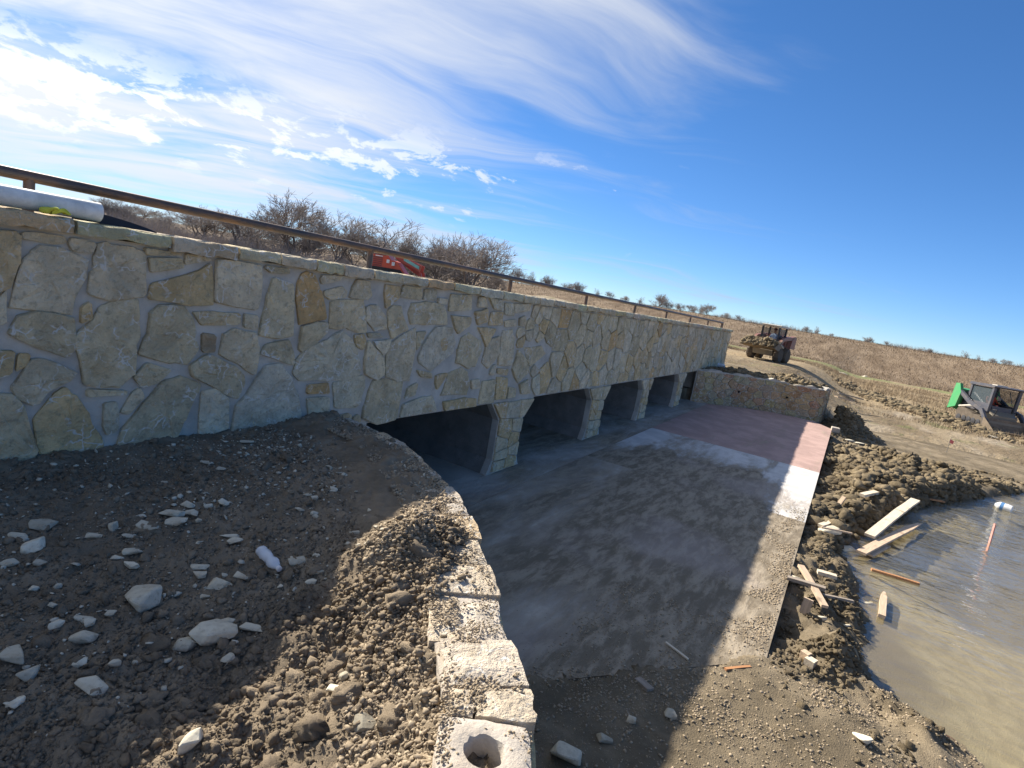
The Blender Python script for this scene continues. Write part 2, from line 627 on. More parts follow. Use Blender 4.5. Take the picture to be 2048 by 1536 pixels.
def plain(name, col, rough=0.6, metal=0.0):
    m, n, b = material(name, col, rough, metal)
    o = n.objco()
    c = n.mix(n.maprange(n.noise(6, 5, 0.65, o), 0.35, 0.7), tuple(k * 0.78 for k in col), tuple(min(1, k * 1.12) for k in col))
    n.l.new(c, b.inputs['Base Color'])
    return m


# ------------------------------------------------------------------ heights
def floor_z(x):
    return 0.05 + 0.014 * np.maximum(np.asarray(x, float) - 6, 0)


NEAR_WING = np.array([(3.98, 4.02), (3.93, 3.81), (3.81, 3.1), (3.46, 2.44), (3.08, 1.9), (2.67, 1.51), (2.4, 1.25), (2.16, 1.06),
                      (1.96, 0.87), (1.77, 0.70), (1.52, 0.54), (1.15, 0.30), (0.5, -0.02), (-0.6, -0.42), (-3.2, -1.2)])
FAR_WING = np.array([(18.75, 4.02), (18.9, 3.8), (19.6, 3.32), (20.3, 2.6), (20.75, 1.85), (20.9, 1.2), (21.05, 0.72), (21.5, 0.48), (22.6, 0.40)])


def smooth_path(P, n):
    P = np.asarray(P, float)
    s = np.concatenate([[0], np.cumsum(np.linalg.norm(np.diff(P, axis=0), axis=1))])
    # Catmull-Rom through the points, resampled
    out = []
    for i in range(len(P) - 1):
        p0 = P[max(i - 1, 0)]; p1 = P[i]; p2 = P[i + 1]; p3 = P[min(i + 2, len(P) - 1)]
        for t in np.linspace(0, 1, 12, endpoint=False):
            out.append(0.5 * ((2 * p1) + (-p0 + p2) * t + (2 * p0 - 5 * p1 + 4 * p2 - p3) * t * t + (-p0 + 3 * p1 - 3 * p2 + p3) * t ** 3))
    out.append(P[-1])
    out = np.array(out)
    s = np.concatenate([[0], np.cumsum(np.linalg.norm(np.diff(out, axis=0), axis=1))])
    u = np.linspace(0, s[-1], n)
    return np.stack([np.interp(u, s, out[:, 0]), np.interp(u, s, out[:, 1])], -1), u


NW, NWS = smooth_path(NEAR_WING, 90)
FW, FWS = smooth_path(FAR_WING, 50)


def path_dist(path, x, y):
    """signed distance: positive on the left of the walking direction"""
    x = np.asarray(x, float); y = np.asarray(y, float)
    best = np.full(x.shape, 1e9); sg = np.zeros(x.shape)
    for i in range(len(path) - 1):
        a = path[i]; d = path[i + 1] - a
        L = d @ d
        t = np.clip(((x - a[0]) * d[0] + (y - a[1]) * d[1]) / L, 0, 1)
        qx = x - a[0] - t * d[0]; qy = y - a[1] - t * d[1]
        r = np.hypot(qx, qy)
        cr = d[0] * (y - a[1]) - d[1] * (x - a[0])
        k = r < best - 1e-9
        best = np.where(k, r, best); sg = np.where(k, np.sign(cr), sg)
    return best * np.where(sg == 0, 1, sg)


def bench_z(x, y, fine=True):
    x = np.asarray(x, float); y = np.asarray(y, float)
    wd = -path_dist(NW[::3], x, y)
    z = 1.255 - 0.105 * np.clip(4 - y, 0, 4) * (1 - sstep(1.3, 2.9, x)) * sstep(0.2, 0.9, wd)
    z = z + 0.16 * np.exp(-(((x - 2.42) / 0.30) ** 2 + ((y - 1.80) / 0.22) ** 2))
    z = z + 0.05 * np.exp(-(((x - 1.0) / 0.35) ** 2 + ((y - 1.35) / 0.2) ** 2))
    sun_side = sstep(2.4, 1.7, y + 0.12 * (x - 1.5))
    z = z + 0.022 * fbm(x, y, 2.2, 3, 0.5, 3) * (0.5 + sun_side)
    if fine:
        z = z + (0.010 + 0.016 * sun_side) * fbm(x, y, 8.0, 3, 0.6, 7) + 0.009 * fbm(x, y, 36.0, 3, 0.7, 11)
    return z


def on_bench(px, py):
    z = 1.15
    for _ in range(8):
        p = at(px, py, z)
        z = float(bench_z(p[0], p[1]))
    return np.array([p[0], p[1], z])


SX = np.array([1.0, 4.6, 5.2, 5.42, 5.6, 5.8, 6.5, 7.5, 8.5, 9.2, 9.7, 10.3, 11.35, 13.0, 14.65, 16.4, 18.2, 19.7, 30])
SY = np.array([-6.5, -2.6, -1.75, -1.35, -1.0, -.85, -.77, -.79, -.72, -.55, -.50, -.62, -.89, -1.35, -1.94, -2.86, -3.75, -4.55, -12])
WATER_Z = -0.20


def ground_z(x, y):
    x = np.asarray(x, float); y = np.asarray(y, float)
    r = np.hypot(x, y)
    u = sstep(-1.2, 3.0, y) * sstep(18, 23, x) * (1 - 0.45 * sstep(40, 62, x)) + sstep(9, 13, y) * (1 - sstep(18, 23, x))
    u = np.maximum(u, sstep(3.0, 0.5, x) * sstep(-3.5, -0.5, y))
    z = -0.10 + 1.30 * np.clip(u, 0, 1)
    z = z + 1.10 * sstep(9, 13, y) * sstep(62, 28, x)
    z = z + 1.05 * sstep(5.4, 7.0, y) * (1 - sstep(10, 14, y)) * sstep(30, 23, x) * sstep(20, 23, x)
    z = z + (4.1 - z) * sstep(78, 120, r + 3 * fbm(x, y, 0.03, 2, 0.5, 5))
    z = z + 0.10 * fbm(x, y, 0.12, 4, 0.5, 21) * sstep(24, 45, r) + 0.03 * fbm(x, y, 0.9, 3, 0.5, 22) * sstep(12, 20, r) * sstep(90, 60, r)
    return z


def apron_line(y):
    return 3.45 + (1.45 - y) * 1.24


def bank_z(x, y):
    x = np.asarray(x, float); y = np.asarray(y, float)
    ys = np.interp(x, SX, SY) + 0.07 * fbm(x, y, 2.3, 3, 0.6, 31)
    d = y - ys
    g = ground_z(x, y)
    land = WATER_Z + 0.13 * sstep(0, 0.22, d) + (g - WATER_Z - 0.13) * sstep(0.1, 0.9, d)
    land = land + 0.10 * sstep(0.05, 0.3, d) * sstep(4.9, 6.0, x) * sstep(21.5, 17, x) * sstep(-1.6 - 0.3 * np.maximum(x - 9, 0), -0.4, y) * (0.55 + fbm(x, y, 1.6, 3, 0.55, 33))
    for hx, hy, rx, ry, hh in ((15.6, -1.35, 1.9, 0.75, 0.17), (17.6, -1.6, 1.6, 1.0, 0.22), (13.2, -0.75, 1.2, 0.4, 0.18), (16.9, -2.5, 1.0, 0.5, 0.16),
                               (22.8, -0.35, 1.0, 0.7, 0.36), (21.9, -0.2, 0.7, 0.6, 0.26), (27.5, -2.2, 2.4, 0.5, 0.30), (31.5, -4.2, 2.0, 0.5, 0.30),
                               (5.9, -0.50, 0.25, 0.14, 0.12), (5.1, -1.05, 0.4, 0.22, 0.14), (4.6, -1.35, 0.3, 0.2, 0.12)):
        land = land + hh * np.exp(-(((x - hx) / rx) ** 2 + ((y - hy) / ry) ** 2)) * (1 + 0.45 * fbm(x, y, 2.4, 3, 0.6, 35)) * sstep(-0.05, 0.2, d)
    rough = sstep(0.02, 0.25, d) * sstep(4.6, 5.6, x - 0.5 * np.maximum(0, y)) * sstep(24, 17, x)
    land = land + rough * (0.045 * fbm(x, y, 4.5, 3, 0.6, 37) + 0.02 * fbm(x, y, 15, 2, 0.6, 38)) + 0.006 * fbm(x, y, 9, 3, 0.6, 39)
    bed = WATER_Z - 0.03 - (0.09 + 0.30 * sstep(7.0, 11.0, x)) * sstep(0, 1.8, -d) + 0.03 * fbm(x, y, 1.1, 3, 0.5, 41) * sstep(0, 0.6, -d)
    z = np.where(d > 0, land, np.minimum(bed, land))
    near = sstep(5.9, 5.1, x + 0.6 * np.maximum(-y - 0.1, 0)) * sstep(-1.4, -0.6, y)
    z = z * (1 - near) + near * (0.056 + 0.010 * fbm(x, y, 1.5, 3, 0.5, 42) + 0.008 * fbm(x, y, 12, 3, 0.6, 43))
    ragged = 0.10 + 0.16 * fbm(x, y, 2.6, 4, 0.6, 44)
    z = np.where((y > 0.05) & (x > apron_line(y) - 0.02), np.minimum(z, 0.058), z)
    inside = sstep(0.05, 0.10, y) * sstep(0.0, 0.06, x - apron_line(y) - ragged) * sstep(21.2, 20.6, x + 0 * y)
    z = np.where(inside > 0.5, -0.32, z)
    z = np.where((x > 13) & (x < 21.1) & (y > 0.06) & ((x < 19.95) | (y > 0.5)), -0.32, z)
    return z


# ------------------------------------------------------------------ ground to the horizon
def m_ground():
    m, n, b = material("field", rough=0.95, spec=0.1)
    p = n.pos()
    x, y, z = n.sep(p)
    flat = n.comb(x, y, 0.0)
    ln = n.new('ShaderNodeVectorMath', operation='LENGTH')
    n.l.new(flat, ln.inputs[0])
    r = n.math('ADD', ln.outputs['Value'], n.math('MULTIPLY', n.math('SUBTRACT', n.noise(0.07, 5, 0.65, p), 0.5), 34.0))
    st = n.mapping(p, scale=(0.35, 1.2, 1), rot=(0, 0, -0.3))
    a = n.noise(0.45, 6, 0.65, st)
    f = n.noise(3.2, 6, 0.7, p)
    dirt = n.mix(n.maprange(a, 0.36, 0.64), (0.19, 0.145, 0.092), (0.315, 0.25, 0.165))
    track = n.maprange(n.noise(0.28, 4, 0.6, n.mapping(p, scale=(0.5, 1.5, 1), loc=(2, 0, 0))), 0.50, 0.64, 0, 0.7)
    dirt = n.mix(track, dirt, (0.42, 0.35, 0.26))
    weeds = n.maprange(n.noise(0.5, 5, 0.7, n.mapping(p, loc=(8, 3, 0))), 0.55, 0.66, 0, 0.75)
    dirt = n.mix(weeds, dirt, (0.165, 0.17, 0.07))
    tan = n.mix(n.maprange(f, 0.35, 0.66), (0.27, 0.20, 0.12), (0.42, 0.33, 0.21))
    green = n.mix(n.maprange(f, 0.35, 0.65), (0.17, 0.19, 0.08), (0.28, 0.26, 0.13))
    brown = n.mix(n.maprange(n.noise(0.4, 6, 0.7, st), 0.36, 0.64), (0.165, 0.12, 0.08), (0.27, 0.205, 0.14))
    c = n.mix(n.maprange(r, 31, 36), dirt, tan)
    c = n.mix(n.math('MULTIPLY', n.maprange(r, 66, 70), n.maprange(n.noise(0.12, 4, 0.6, p), 0.40, 0.5)), c, green)
    c = n.mix(n.maprange(r, 75, 80), c, brown)
    n.l.new(c, b.inputs['Base Color'])
    n.l.new(n.bump(n.math('ADD', f, a), 0.8, 0.25), b.inputs['Normal'])
    return m


def build_ground():
    rr = np.concatenate([np.linspace(0, 24, 49), 24 * (1.045 ** np.arange(1, 100))])
    rr = rr[rr < 2600]
    th = np.concatenate([np.linspace(-math.pi * 0.42, math.pi * 0.42, 300), np.linspace(math.pi * 0.42, 2 * math.pi - math.pi * 0.42, 90)[1:-1]])
    R_, T_ = np.meshgrid(rr, th, indexing='ij')
    X = R_ * np.cos(T_); Y = R_ * np.sin(T_)
    Z = ground_z(X, Y)
    # sits lower where the finer sheets of the bench, the bank, the fill and the culvert lie on top
    low = sstep(0.5, 1.5, X) * sstep(25.4, 24.0, X) * sstep(-7.4, -6.4, Y) * sstep(14, 12.5, Y)
    low2 = sstep(-4.0, -3.0, X) * sstep(5.0, 4.0, X) * sstep(-3.4, -2.6, Y) * sstep(5, 4.2, Y)
    low3 = sstep(17.3, 18.3, X) * sstep(25.8, 23.5, X) * sstep(-0.3, 0.3, Y) * sstep(5.2, 4.5, Y)
    Z = Z - np.maximum(0.75 * low * np.where(X > 19.5, sstep(2.2, 1.2, Y), 1), np.maximum(0.75 * low2, low3 * 1.7))
    nx, ny = X.shape
    I = np.arange(nx * ny).reshape(nx, ny)
    J = np.roll(I, -1, axis=1)
    Q = np.stack([I[:-1], I[1:], J[1:], J[:-1]], -1).reshape(-1, 4)
    me = npmesh("ground", np.stack([X, Y, Z], -1).reshape(-1, 3), Q)
    o = link("ground", me, m_ground(), smooth=True)
    tag(o, "open brown field and bare dirt reaching to the horizon", kind='structure')


build_ground()


def build_bench():
    xs = np.concatenate([np.arange(-3.6, 0.2, 0.08), np.arange(0.2, 4.35, 0.0125)])
    ys = np.concatenate([np.arange(-3.4, 0.4, 0.08), np.arange(0.4, 4.06, 0.0125)])

    def zf(X, Y):
        Z = bench_z(X, Y)
        d = path_dist(NW, X, Y)              # negative: the soil side (right of the walk away from the bridge)
        # near the bridge the soil has spilled over the top of the wall
        spill = sstep(1.75, 2.3, Y) * (d > -0.34)
        edge = -0.13 + 0.075 * spill + 0.085 * fbm(X, Y, 5, 4, 0.6, 45) * spill
        tgt = 1.268 + 0.035 * sstep(edge, edge - 0.10, d) + 0.022 * fbm(X, Y, 9, 4, 0.65, 46)
        Zs = Z + np.maximum(tgt - Z, 0) * sstep(-0.75, -0.30, d) * sstep(1.75, 2.3, Y)
        Zs = Zs + 0.035 * np.exp(-np.abs(d + 0.33) / 0.07) * sstep(0.5, 0.9, Y) * sstep(2.2, 1.8, Y) * (0.7 + 0.3 * fbm(X, Y, 7, 3, 0.6, 47))
        return np.where(d > edge, -0.35, np.where((d > -0.26) & (spill < 0.2), np.minimum(Zs, 1.24), Zs))
    o = link("soil_bench", grid_mesh("soil_bench", xs, ys, zf), SOIL)
    tag(o, "dark loose soil bench filled behind the curved wing wall", kind='structure')


build_bench()


def build_bank():
    xs = np.concatenate([np.arange(1.0, 8.0, 0.03), 8.0 + np.cumsum(np.linspace(0.03, 0.12, 245))])
    ys = np.concatenate([np.arange(-7.4, -3.2, 0.09), np.arange(-3.2, 1.75, 0.03)])

    def zf(X, Y):
        Z = bank_z(X, Y)
        bo = sstep(25.4, 24.2, X) * sstep(-7.4, -6.6, Y)
        G = ground_z(X, Y)
        Z = G + (Z - G) * bo - (1 - bo) * 0.06
        d = path_dist(NW, X, Y)
        Z = np.where((d < 0.02) & (X < 4.2), -0.4, Z)
        d2 = path_dist(FW, X, Y)
        Z = np.where((d2 > -0.05) & (X > 18) & (X < 23) & (Y > 0.3), -0.3, Z)
        return Z
    o = link("mud_bank", grid_mesh("mud_bank", xs, ys, zf), MUD)
    tag(o, "churned muddy bank between the concrete apron and the pond", kind='structure')


build_bank()


def fill_z(x, y):
    z = ground_z(x, y)
    base = 1.20 + 0 * z
    t = sstep(26.0, 22.5, x)
    z = z + (base - z) * t
    z = z + 0.16 * np.exp(-(((x - 21.9) / 0.9) ** 2 + ((y - 1.5) / 0.9) ** 2)) * (1 + 0.6 * fbm(x, y, 2.2, 3, 0.6, 52))
    z = z + 0.12 * np.exp(-(((x - 20.6) / 0.8) ** 2 + ((y - 3.0) / 0.6) ** 2)) * (1 + 0.6 * fbm(x, y, 2.5, 3, 0.6, 54))
    return z + 0.05 * fbm(x, y, 3.2, 4, 0.6, 53) * t


def build_fill():
    xs = np.arange(18.6, 26.4, 0.05); ys = np.arange(0.30, 5.3, 0.05)

    def zf(X, Y):
        Z = fill_z(X, Y)
        d = path_dist(FW, X, Y)
        edge = np.where(X > 22.3, sstep(0.30, 0.9, Y), 1)
        Z = Z * edge + (ground_z(X, Y) - 0.05) * (1 - edge)
        Z = np.where(d < 0.15, -0.4, Z)
        return np.where((Y > 4.03) & (X < 23.02), np.minimum(Z, 0.6), Z)
    o = link("soil_fill", grid_mesh("soil_fill", xs, ys, zf), MUD)
    tag(o, "raw soil fill heaped behind the far wing wall", kind='structure')


build_fill()

# ------------------------------------------------------------------ pond
def build_pond():
    m, n, b = material("pond water")
    nt = m.node_tree
    nt.nodes.remove(b)
    out = nt.nodes['Material Output']
    p = n.pos()
    q = n.mapping(p, rot=(0, 0, math.radians(-55)), scale=(1.0, 0.38, 1))
    w1 = n.noise(5.0, 4, 0.55, q, 0.6)
    w2 = n.noise(14.0, 3, 0.5, q, 0.3)
    calm = n.math('MULTIPLY', n.maprange(n.sep(p)[0], 6.0, 11.0, 0.12, 1.0), n.maprange(n.noise(0.7, 3, 0.5, p), 0.35, 0.65, 0.35, 1.0))
    h = n.math('MULTIPLY', n.math('ADD', w1, n.math('MULTIPLY', w2, 0.35)), calm)
    nb = n.bump(h, 0.8, 0.09)
    tr = n.new('ShaderNodeBsdfTransparent')
    tr.inputs['Color'].default_value = (0.97, 0.96, 0.90, 1)
    df = n.new('ShaderNodeBsdfDiffuse')
    df.inputs['Color'].default_value = (0.50, 0.42, 0.25, 1)
    gl = n.new('ShaderNodeBsdfGlossy')
    gl.inputs['Roughness'].default_value = 0.03
    n.l.new(nb, gl.inputs['Normal'])
    # Schlick reflectance, the same from above and from below the thin sheet
    dt = n.new('ShaderNodeVectorMath', operation='DOT_PRODUCT')
    n.l.new(nb, dt.inputs[0])
    n.l.new(n.new('ShaderNodeNewGeometry').outputs['Incoming'], dt.inputs[1])
    cosv = n.math('ABSOLUTE', dt.outputs['Value'])
    fres = n.math('ADD', n.math('MULTIPLY', n.math('POWER', n.math('SUBTRACT', 1.0, cosv, True), 4.0), 0.96), 0.04, True)
    m1 = n.new('ShaderNodeMixShader'); m1.inputs[0].default_value = 0.16
    n.l.new(tr.outputs[0], m1.inputs[1]); n.l.new(df.outputs[0], m1.inputs[2])
    m2 = n.new('ShaderNodeMixShader')
    n.l.new(fres, m2.inputs[0]); n.l.new(m1.outputs[0], m2.inputs[1]); n.l.new(gl.outputs[0], m2.inputs[2])
    n.l.new(m2.outputs[0], out.inputs['Surface'])
    xs = np.linspace(4.2, 23, 60)
    v = []
    for x in xs:
        y1 = np.interp(x, SX, SY) + 0.35
        v += [(x, y1, WATER_Z), (x, -7.2, WATER_Z)]
    f = [(2 * i, 2 * i + 1, 2 * i + 3, 2 * i + 2) for i in range(len(xs) - 1) if v[2 * i + 2][1] > -7]
    o = link("pond_water", pymesh("pond_water", v, f), m)
    tag(o, "shallow muddy pond water rippling beside the apron", kind='structure')


build_pond()

# ------------------------------------------------------------------ concrete apron
PIERS = [(6.78, 7.04, 7.74, 8.01), (10.15, 10.42, 11.06, 11.30), (13.29, 13.52, 14.04, 14.25), (16.53, 16.75, 17.28, 17.49)]


def build_apron():
    root = empty("concrete_apron", (0, 0, 0))
    tag(root, "flat concrete apron in front of the culvert openings", kind='structure')
    Y0, Y1 = 0.05, 3.55

    def panel(name, pts, mat, label=None, th=0.30):
        v = []; nn = len(pts)
        for x, y in pts: v.append((x, y, float(floor_z(x))))
        for x, y in pts: v.append((x, y, float(floor_z(x)) - th))
        f = [tuple(range(nn)), tuple(range(2 * nn - 1, nn - 1, -1))]
        for i in range(nn):
            j = (i + 1) % nn
            f.append((i, i + nn, j + nn, j))
        o = MB().add(v, f).build(name, mat, root)
        if label: o['label'] = label
        return o
    g = 0.006
    rowx = [6.0, 9.5]
    panel("slab_panel", [(apron_line(Y0), Y0), (6, Y0), (9.5 - g, Y0), (9.5 - g, Y1), (6, Y1), (3.95, Y1), (3.3, 2.05), (3.05, 1.78)], APRON_MUD, "mud covered slab panel nearest the camera")
    panel("slab_panel", [(9.5, Y0), (13.25 - g, Y0), (13.25 - g, Y1), (9.5, Y1)], APRON_WHITE, "white slab panel with mud tracked over it")
    panel("slab_panel", [(13.25, Y0), (19.9, Y0), (20.7, 0.6), (20.7, 1.2), (20.5, 1.9), (20.0, 2.7), (19.3, 3.3), (19.0, Y1), (13.25, Y1)], APRON_PINK, "pinkish clean slab panel before the far wing wall")
    # sill in front of and inside the barrels
    v = []; f = []
    xs = [3.9, 6, 8, 11, 14, 17, 19.2]
    for x in xs:
        for y in (Y1 + g, 4.2, 13.0):
            v.append((x, y, float(floor_z(x)) - 0.002 + (0.0 if y < 4 else 0.02)))
    for i in range(len(xs) - 1):
        for j in range(2):
            a = i * 3 + j
            f.append((a, a + 3, a + 4, a + 1))
    o = MB().add(v, f).build("sill_slab", APRON_STRIP, root)
    # pale block at the far outer corner
    b = MB().box((19.75, -0.04, 0.27), (0.26, 0.22, 0.14), (0, 0, 0.1), 0.02).build("corner_block", PALEMORTAR, root)
    b['label'] = "whitish concrete block at the far outer corner"


build_apron()

# ------------------------------------------------------------------ stone laying
rng = np.random.default_rng(5)
TRACED = """- 1.33 2.54 1.45 2.56 1.48 2.52 1.48 2.38 1.44 2.25 1.34 2.20
- 1.34 2.17 1.39 2.18 1.43 2.24 1.43 2.17 1.43 2.05 1.34 2.02
- 1.49 2.56 1.56 2.57 1.69 2.57 1.70 2.53 1.63 2.51 1.49 2.52
- 1.72 2.58 1.81 2.58 1.85 2.55 1.83 2.49 1.73 2.49 1.71 2.53
- 1.56 2.48 1.68 2.49 1.81 2.45 1.80 2.35 1.76 2.22 1.73 2.12 1.59 2.14 1.45 2.14 1.47 2.24 1.50 2.39 1.54 2.45
- 1.86 2.54 1.93 2.57 2.07 2.57 2.13 2.54 2.15 2.26 2.06 2.25 1.96 2.22 1.83 2.26 1.84 2.39 1.86 2.48
- 2.13 2.58 2.28 2.60 2.37 2.58 2.35 2.55 2.15 2.52
- 2.16 2.51 2.37 2.53 2.40 2.47 2.18 2.41
- 2.40 2.58 2.51 2.60 2.60 2.55 2.40 2.49
o 2.21 2.35 2.41 2.42 2.59 2.51 2.62 2.23 2.46 2.22 2.19 2.24
- 2.64 2.57 2.79 2.60 2.98 2.60 3.02 2.33 2.99 2.22 2.65 2.27
- 3.04 2.58 3.16 2.61 3.26 2.59 3.25 2.52 3.09 2.51 3.03 2.54
- 3.12 2.46 3.30 2.43 3.35 2.02 3.24 2.00 3.05 2.03 3.06 2.15 3.08 2.33
O 3.38 2.53 3.46 2.59 3.51 2.54 3.60 2.42 3.69 2.19 3.42 2.12 3.37 2.30 3.36 2.44
- 1.48 2.08 1.58 2.12 1.76 2.09 1.77 1.90 1.73 1.86 1.60 1.90 1.45 1.98
o 1.79 2.17 1.84 2.20 1.85 2.09 1.79 2.06
- 1.89 2.15 2.00 2.21 2.10 2.21 2.13 2.10 2.13 1.99 2.11 1.91 2.12 1.74 2.00 1.67 1.83 1.70 1.81 1.83 1.78 1.96 1.80 2.03 1.87 2.07
- 2.25 2.20 2.41 2.21 2.47 2.13 2.51 2.01 2.54 1.91 2.49 1.81 2.37 1.82 2.15 1.87 2.19 1.99 2.20 2.12
- 2.49 2.17 2.63 2.18 2.85 2.18 2.85 2.09 2.56 2.08
- 2.89 2.18 3.01 2.17 3.01 2.06 2.90 2.07
d 2.57 2.02 2.67 2.01 2.68 1.88 2.58 1.88
- 2.75 2.02 2.83 2.05 3.00 2.03 3.04 1.92 3.03 1.71 2.88 1.79 2.72 1.86
- 3.12 1.94 3.33 1.98 3.39 1.87 3.41 1.77 3.31 1.79 3.07 1.86
o 1.35 1.90 1.47 1.89 1.46 1.76 1.35 1.72
o 1.49 1.88 1.55 1.88 1.54 1.81 1.48 1.77
- 1.55 1.83 1.60 1.85 1.78 1.76 1.75 1.71 1.65 1.65 1.59 1.57 1.50 1.62 1.47 1.68
- 1.35 1.64 1.48 1.62 1.52 1.57 1.60 1.29 1.57 1.20 1.36 1.23
o 1.67 1.61 1.73 1.66 1.78 1.62 1.85 1.49 1.88 1.42 1.95 1.32 1.95 1.19 1.74 1.16 1.65 1.19 1.58 1.48
- 1.85 1.65 2.08 1.63 2.08 1.60 1.85 1.60
- 2.12 1.72 2.20 1.81 2.37 1.75 2.29 1.67 2.18 1.64
- 2.12 1.61 2.16 1.64 2.20 1.58 2.11 1.46 2.05 1.48
- 1.95 1.55 2.03 1.55 2.05 1.37 1.98 1.33 1.95 1.41
- 2.32 1.67 2.41 1.69 2.57 1.64 2.55 1.56 2.48 1.39 2.43 1.23 2.06 1.23 2.09 1.36 2.22 1.54
- 2.58 1.83 2.65 1.86 2.82 1.78 2.92 1.71 2.95 1.64 2.89 1.51 2.76 1.58 2.53 1.70 2.51 1.77
- 2.61 1.57 2.72 1.60 2.83 1.51 2.84 1.27 2.62 1.25
g 3.05 1.63 3.13 1.75 3.27 1.76 3.39 1.63 3.48 1.48 3.54 1.22 2.90 1.24 2.91 1.45 3.00 1.55
- 3.60 2.55 3.71 2.61 3.83 2.58 3.79 2.52 3.61 2.47 3.58 2.52
- 3.65 2.42 3.83 2.47 3.91 2.43 3.90 2.38 3.73 2.34 3.65 2.37
- 4.00 2.55 4.17 2.54 4.22 2.41 4.18 2.38 3.95 2.38 3.96 2.47
- 4.39 2.54 4.61 2.54 4.61 2.42 4.44 2.31 4.40 2.43
- 4.66 2.56 4.92 2.58 4.97 2.47 4.92 2.43 4.63 2.44
- 5.00 2.57 5.20 2.57 5.21 2.45 4.99 2.44
- 5.49 2.54 5.86 2.55 5.89 2.38 5.48 2.35
- 3.74 2.30 3.79 2.34 4.12 2.36 4.19 2.08 4.12 2.07 3.96 2.10 3.75 2.09
- 4.17 2.31 4.32 2.33 4.45 2.22 4.48 2.11 4.31 2.09 4.20 2.17
- 4.48 2.29 4.57 2.35 4.68 2.34 4.70 2.25 4.82 2.12 4.59 2.02 4.51 2.15
- 4.83 2.37 5.08 2.42 5.37 2.38 5.45 2.20 5.07 2.18 4.85 2.17 4.81 2.29
- 5.25 2.48 5.42 2.47 5.41 2.41 5.25 2.42
- 5.55 2.29 5.93 2.29 5.94 2.20 5.73 2.08 5.64 2.16
- 3.45 2.10 3.60 2.14 3.71 2.14 3.73 2.06 3.62 1.97 3.48 1.88 3.44 1.91
- 3.45 1.80 3.55 1.91 3.76 1.99 3.90 2.06 4.00 2.00 4.12 1.86 4.19 1.72 4.16 1.61 3.84 1.62 3.51 1.63 3.43 1.69
o 4.06 2.03 4.18 2.05 4.22 1.98 4.20 1.89 4.10 1.93
- 4.22 2.06 4.37 2.07 4.45 2.03 4.26 2.01
- 4.26 1.98 4.35 1.91 4.49 1.82 4.54 1.65 4.46 1.59 4.27 1.66 4.24 1.82
- 4.33 1.98 4.58 2.00 4.55 1.93 4.49 1.83 4.37 1.93
- 4.59 1.96 4.93 2.12 4.98 1.89 4.96 1.73 4.95 1.58 4.78 1.56 4.58 1.63 4.55 1.82
- 4.96 2.08 5.12 2.10 5.08 1.98 5.00 1.89
g 5.07 1.81 5.12 1.97 5.27 2.13 5.57 2.14 5.70 1.97 5.68 1.85 5.32 1.66 5.11 1.75
- 5.82 2.02 5.95 2.09 6.22 2.00 6.29 1.89 6.20 1.70 6.03 1.67 5.78 1.75 5.78 1.91
- 6.13 2.17 6.53 2.17 6.38 1.93 6.25 2.07
- 6.38 1.89 6.46 2.03 6.66 2.07 6.71 1.84 6.53 1.65 6.36 1.72
- 6.74 2.13 6.97 2.16 7.09 2.04 7.13 1.68 6.76 1.70 6.74 1.91
- 6.01 2.36 6.26 2.41 6.33 2.26 6.12 2.20
- 6.38 2.37 6.66 2.39 6.69 2.22 6.37 2.21
- 6.04 2.54 6.17 2.56 6.27 2.43 6.05 2.42
- 6.28 2.56 6.59 2.55 6.64 2.41 6.43 2.42
- 6.67 2.51 6.87 2.52 6.93 2.36 6.71 2.37
- 6.92 2.52 7.36 2.56 7.38 2.45 6.96 2.40
- 6.74 2.28 7.02 2.31 7.05 2.22 6.77 2.20
- 5.67 1.61 5.88 1.66 6.03 1.62 6.11 1.45 6.08 1.34 5.58 1.35 5.66 1.50
- 5.06 1.67 5.32 1.63 5.34 1.56 5.14 1.59
- 5.42 1.60 5.64 1.61 5.56 1.51 5.47 1.42 5.43 1.49
- 6.16 1.50 6.34 1.51 6.39 1.39 6.21 1.38
- 6.44 1.46 6.72 1.47 6.78 1.24 6.77 1.17 6.44 1.17
o 6.78 1.50 7.07 1.49 7.09 1.19 6.84 1.20
- 7.15 1.36 7.35 1.33 7.37 1.20 7.14 1.19
- 3.89 1.57 4.02 1.60 4.26 1.63 4.29 1.53 4.25 1.37 4.19 1.32 3.94 1.35
O 3.58 1.58 3.81 1.59 3.84 1.49 3.59 1.50
- 3.60 1.46 3.84 1.45 3.86 1.29 3.64 1.29
- 4.40 1.56 4.54 1.57 4.85 1.54 4.84 1.38 4.82 1.15 4.52 1.13 4.32 1.22 4.35 1.37
- 4.95 1.48 5.10 1.52 5.09 1.39 4.92 1.36
- 4.93 1.30 5.26 1.35 5.41 1.34 5.54 1.16 5.15 1.15 4.90 1.16
o 5.65 1.26 6.10 1.28 6.35 1.24 6.36 1.15 5.71 1.16
- 6.76 1.64 7.06 1.61 7.03 1.53 6.76 1.57
- 7.24 1.88 7.53 1.73 7.67 1.56 7.38 1.41 7.18 1.60
- 7.42 1.91 7.91 1.94 8.07 1.83 7.68 1.65
- 7.44 1.38 7.69 1.44 7.82 1.22 7.55 1.23"""
PAL = [(0.65, 0.545, 0.365), (0.62, 0.53, 0.36), (0.67, 0.575, 0.405), (0.60, 0.54, 0.40), (0.65, 0.56, 0.405), (0.64, 0.495, 0.295), (0.70, 0.615, 0.455), (0.58, 0.495, 0.335)]
TAGCOL = {'o': (0.64, 0.49, 0.275), 'O': (0.60, 0.41, 0.205), 'd': (0.38, 0.30, 0.20), 'g': (0.63, 0.58, 0.46)}


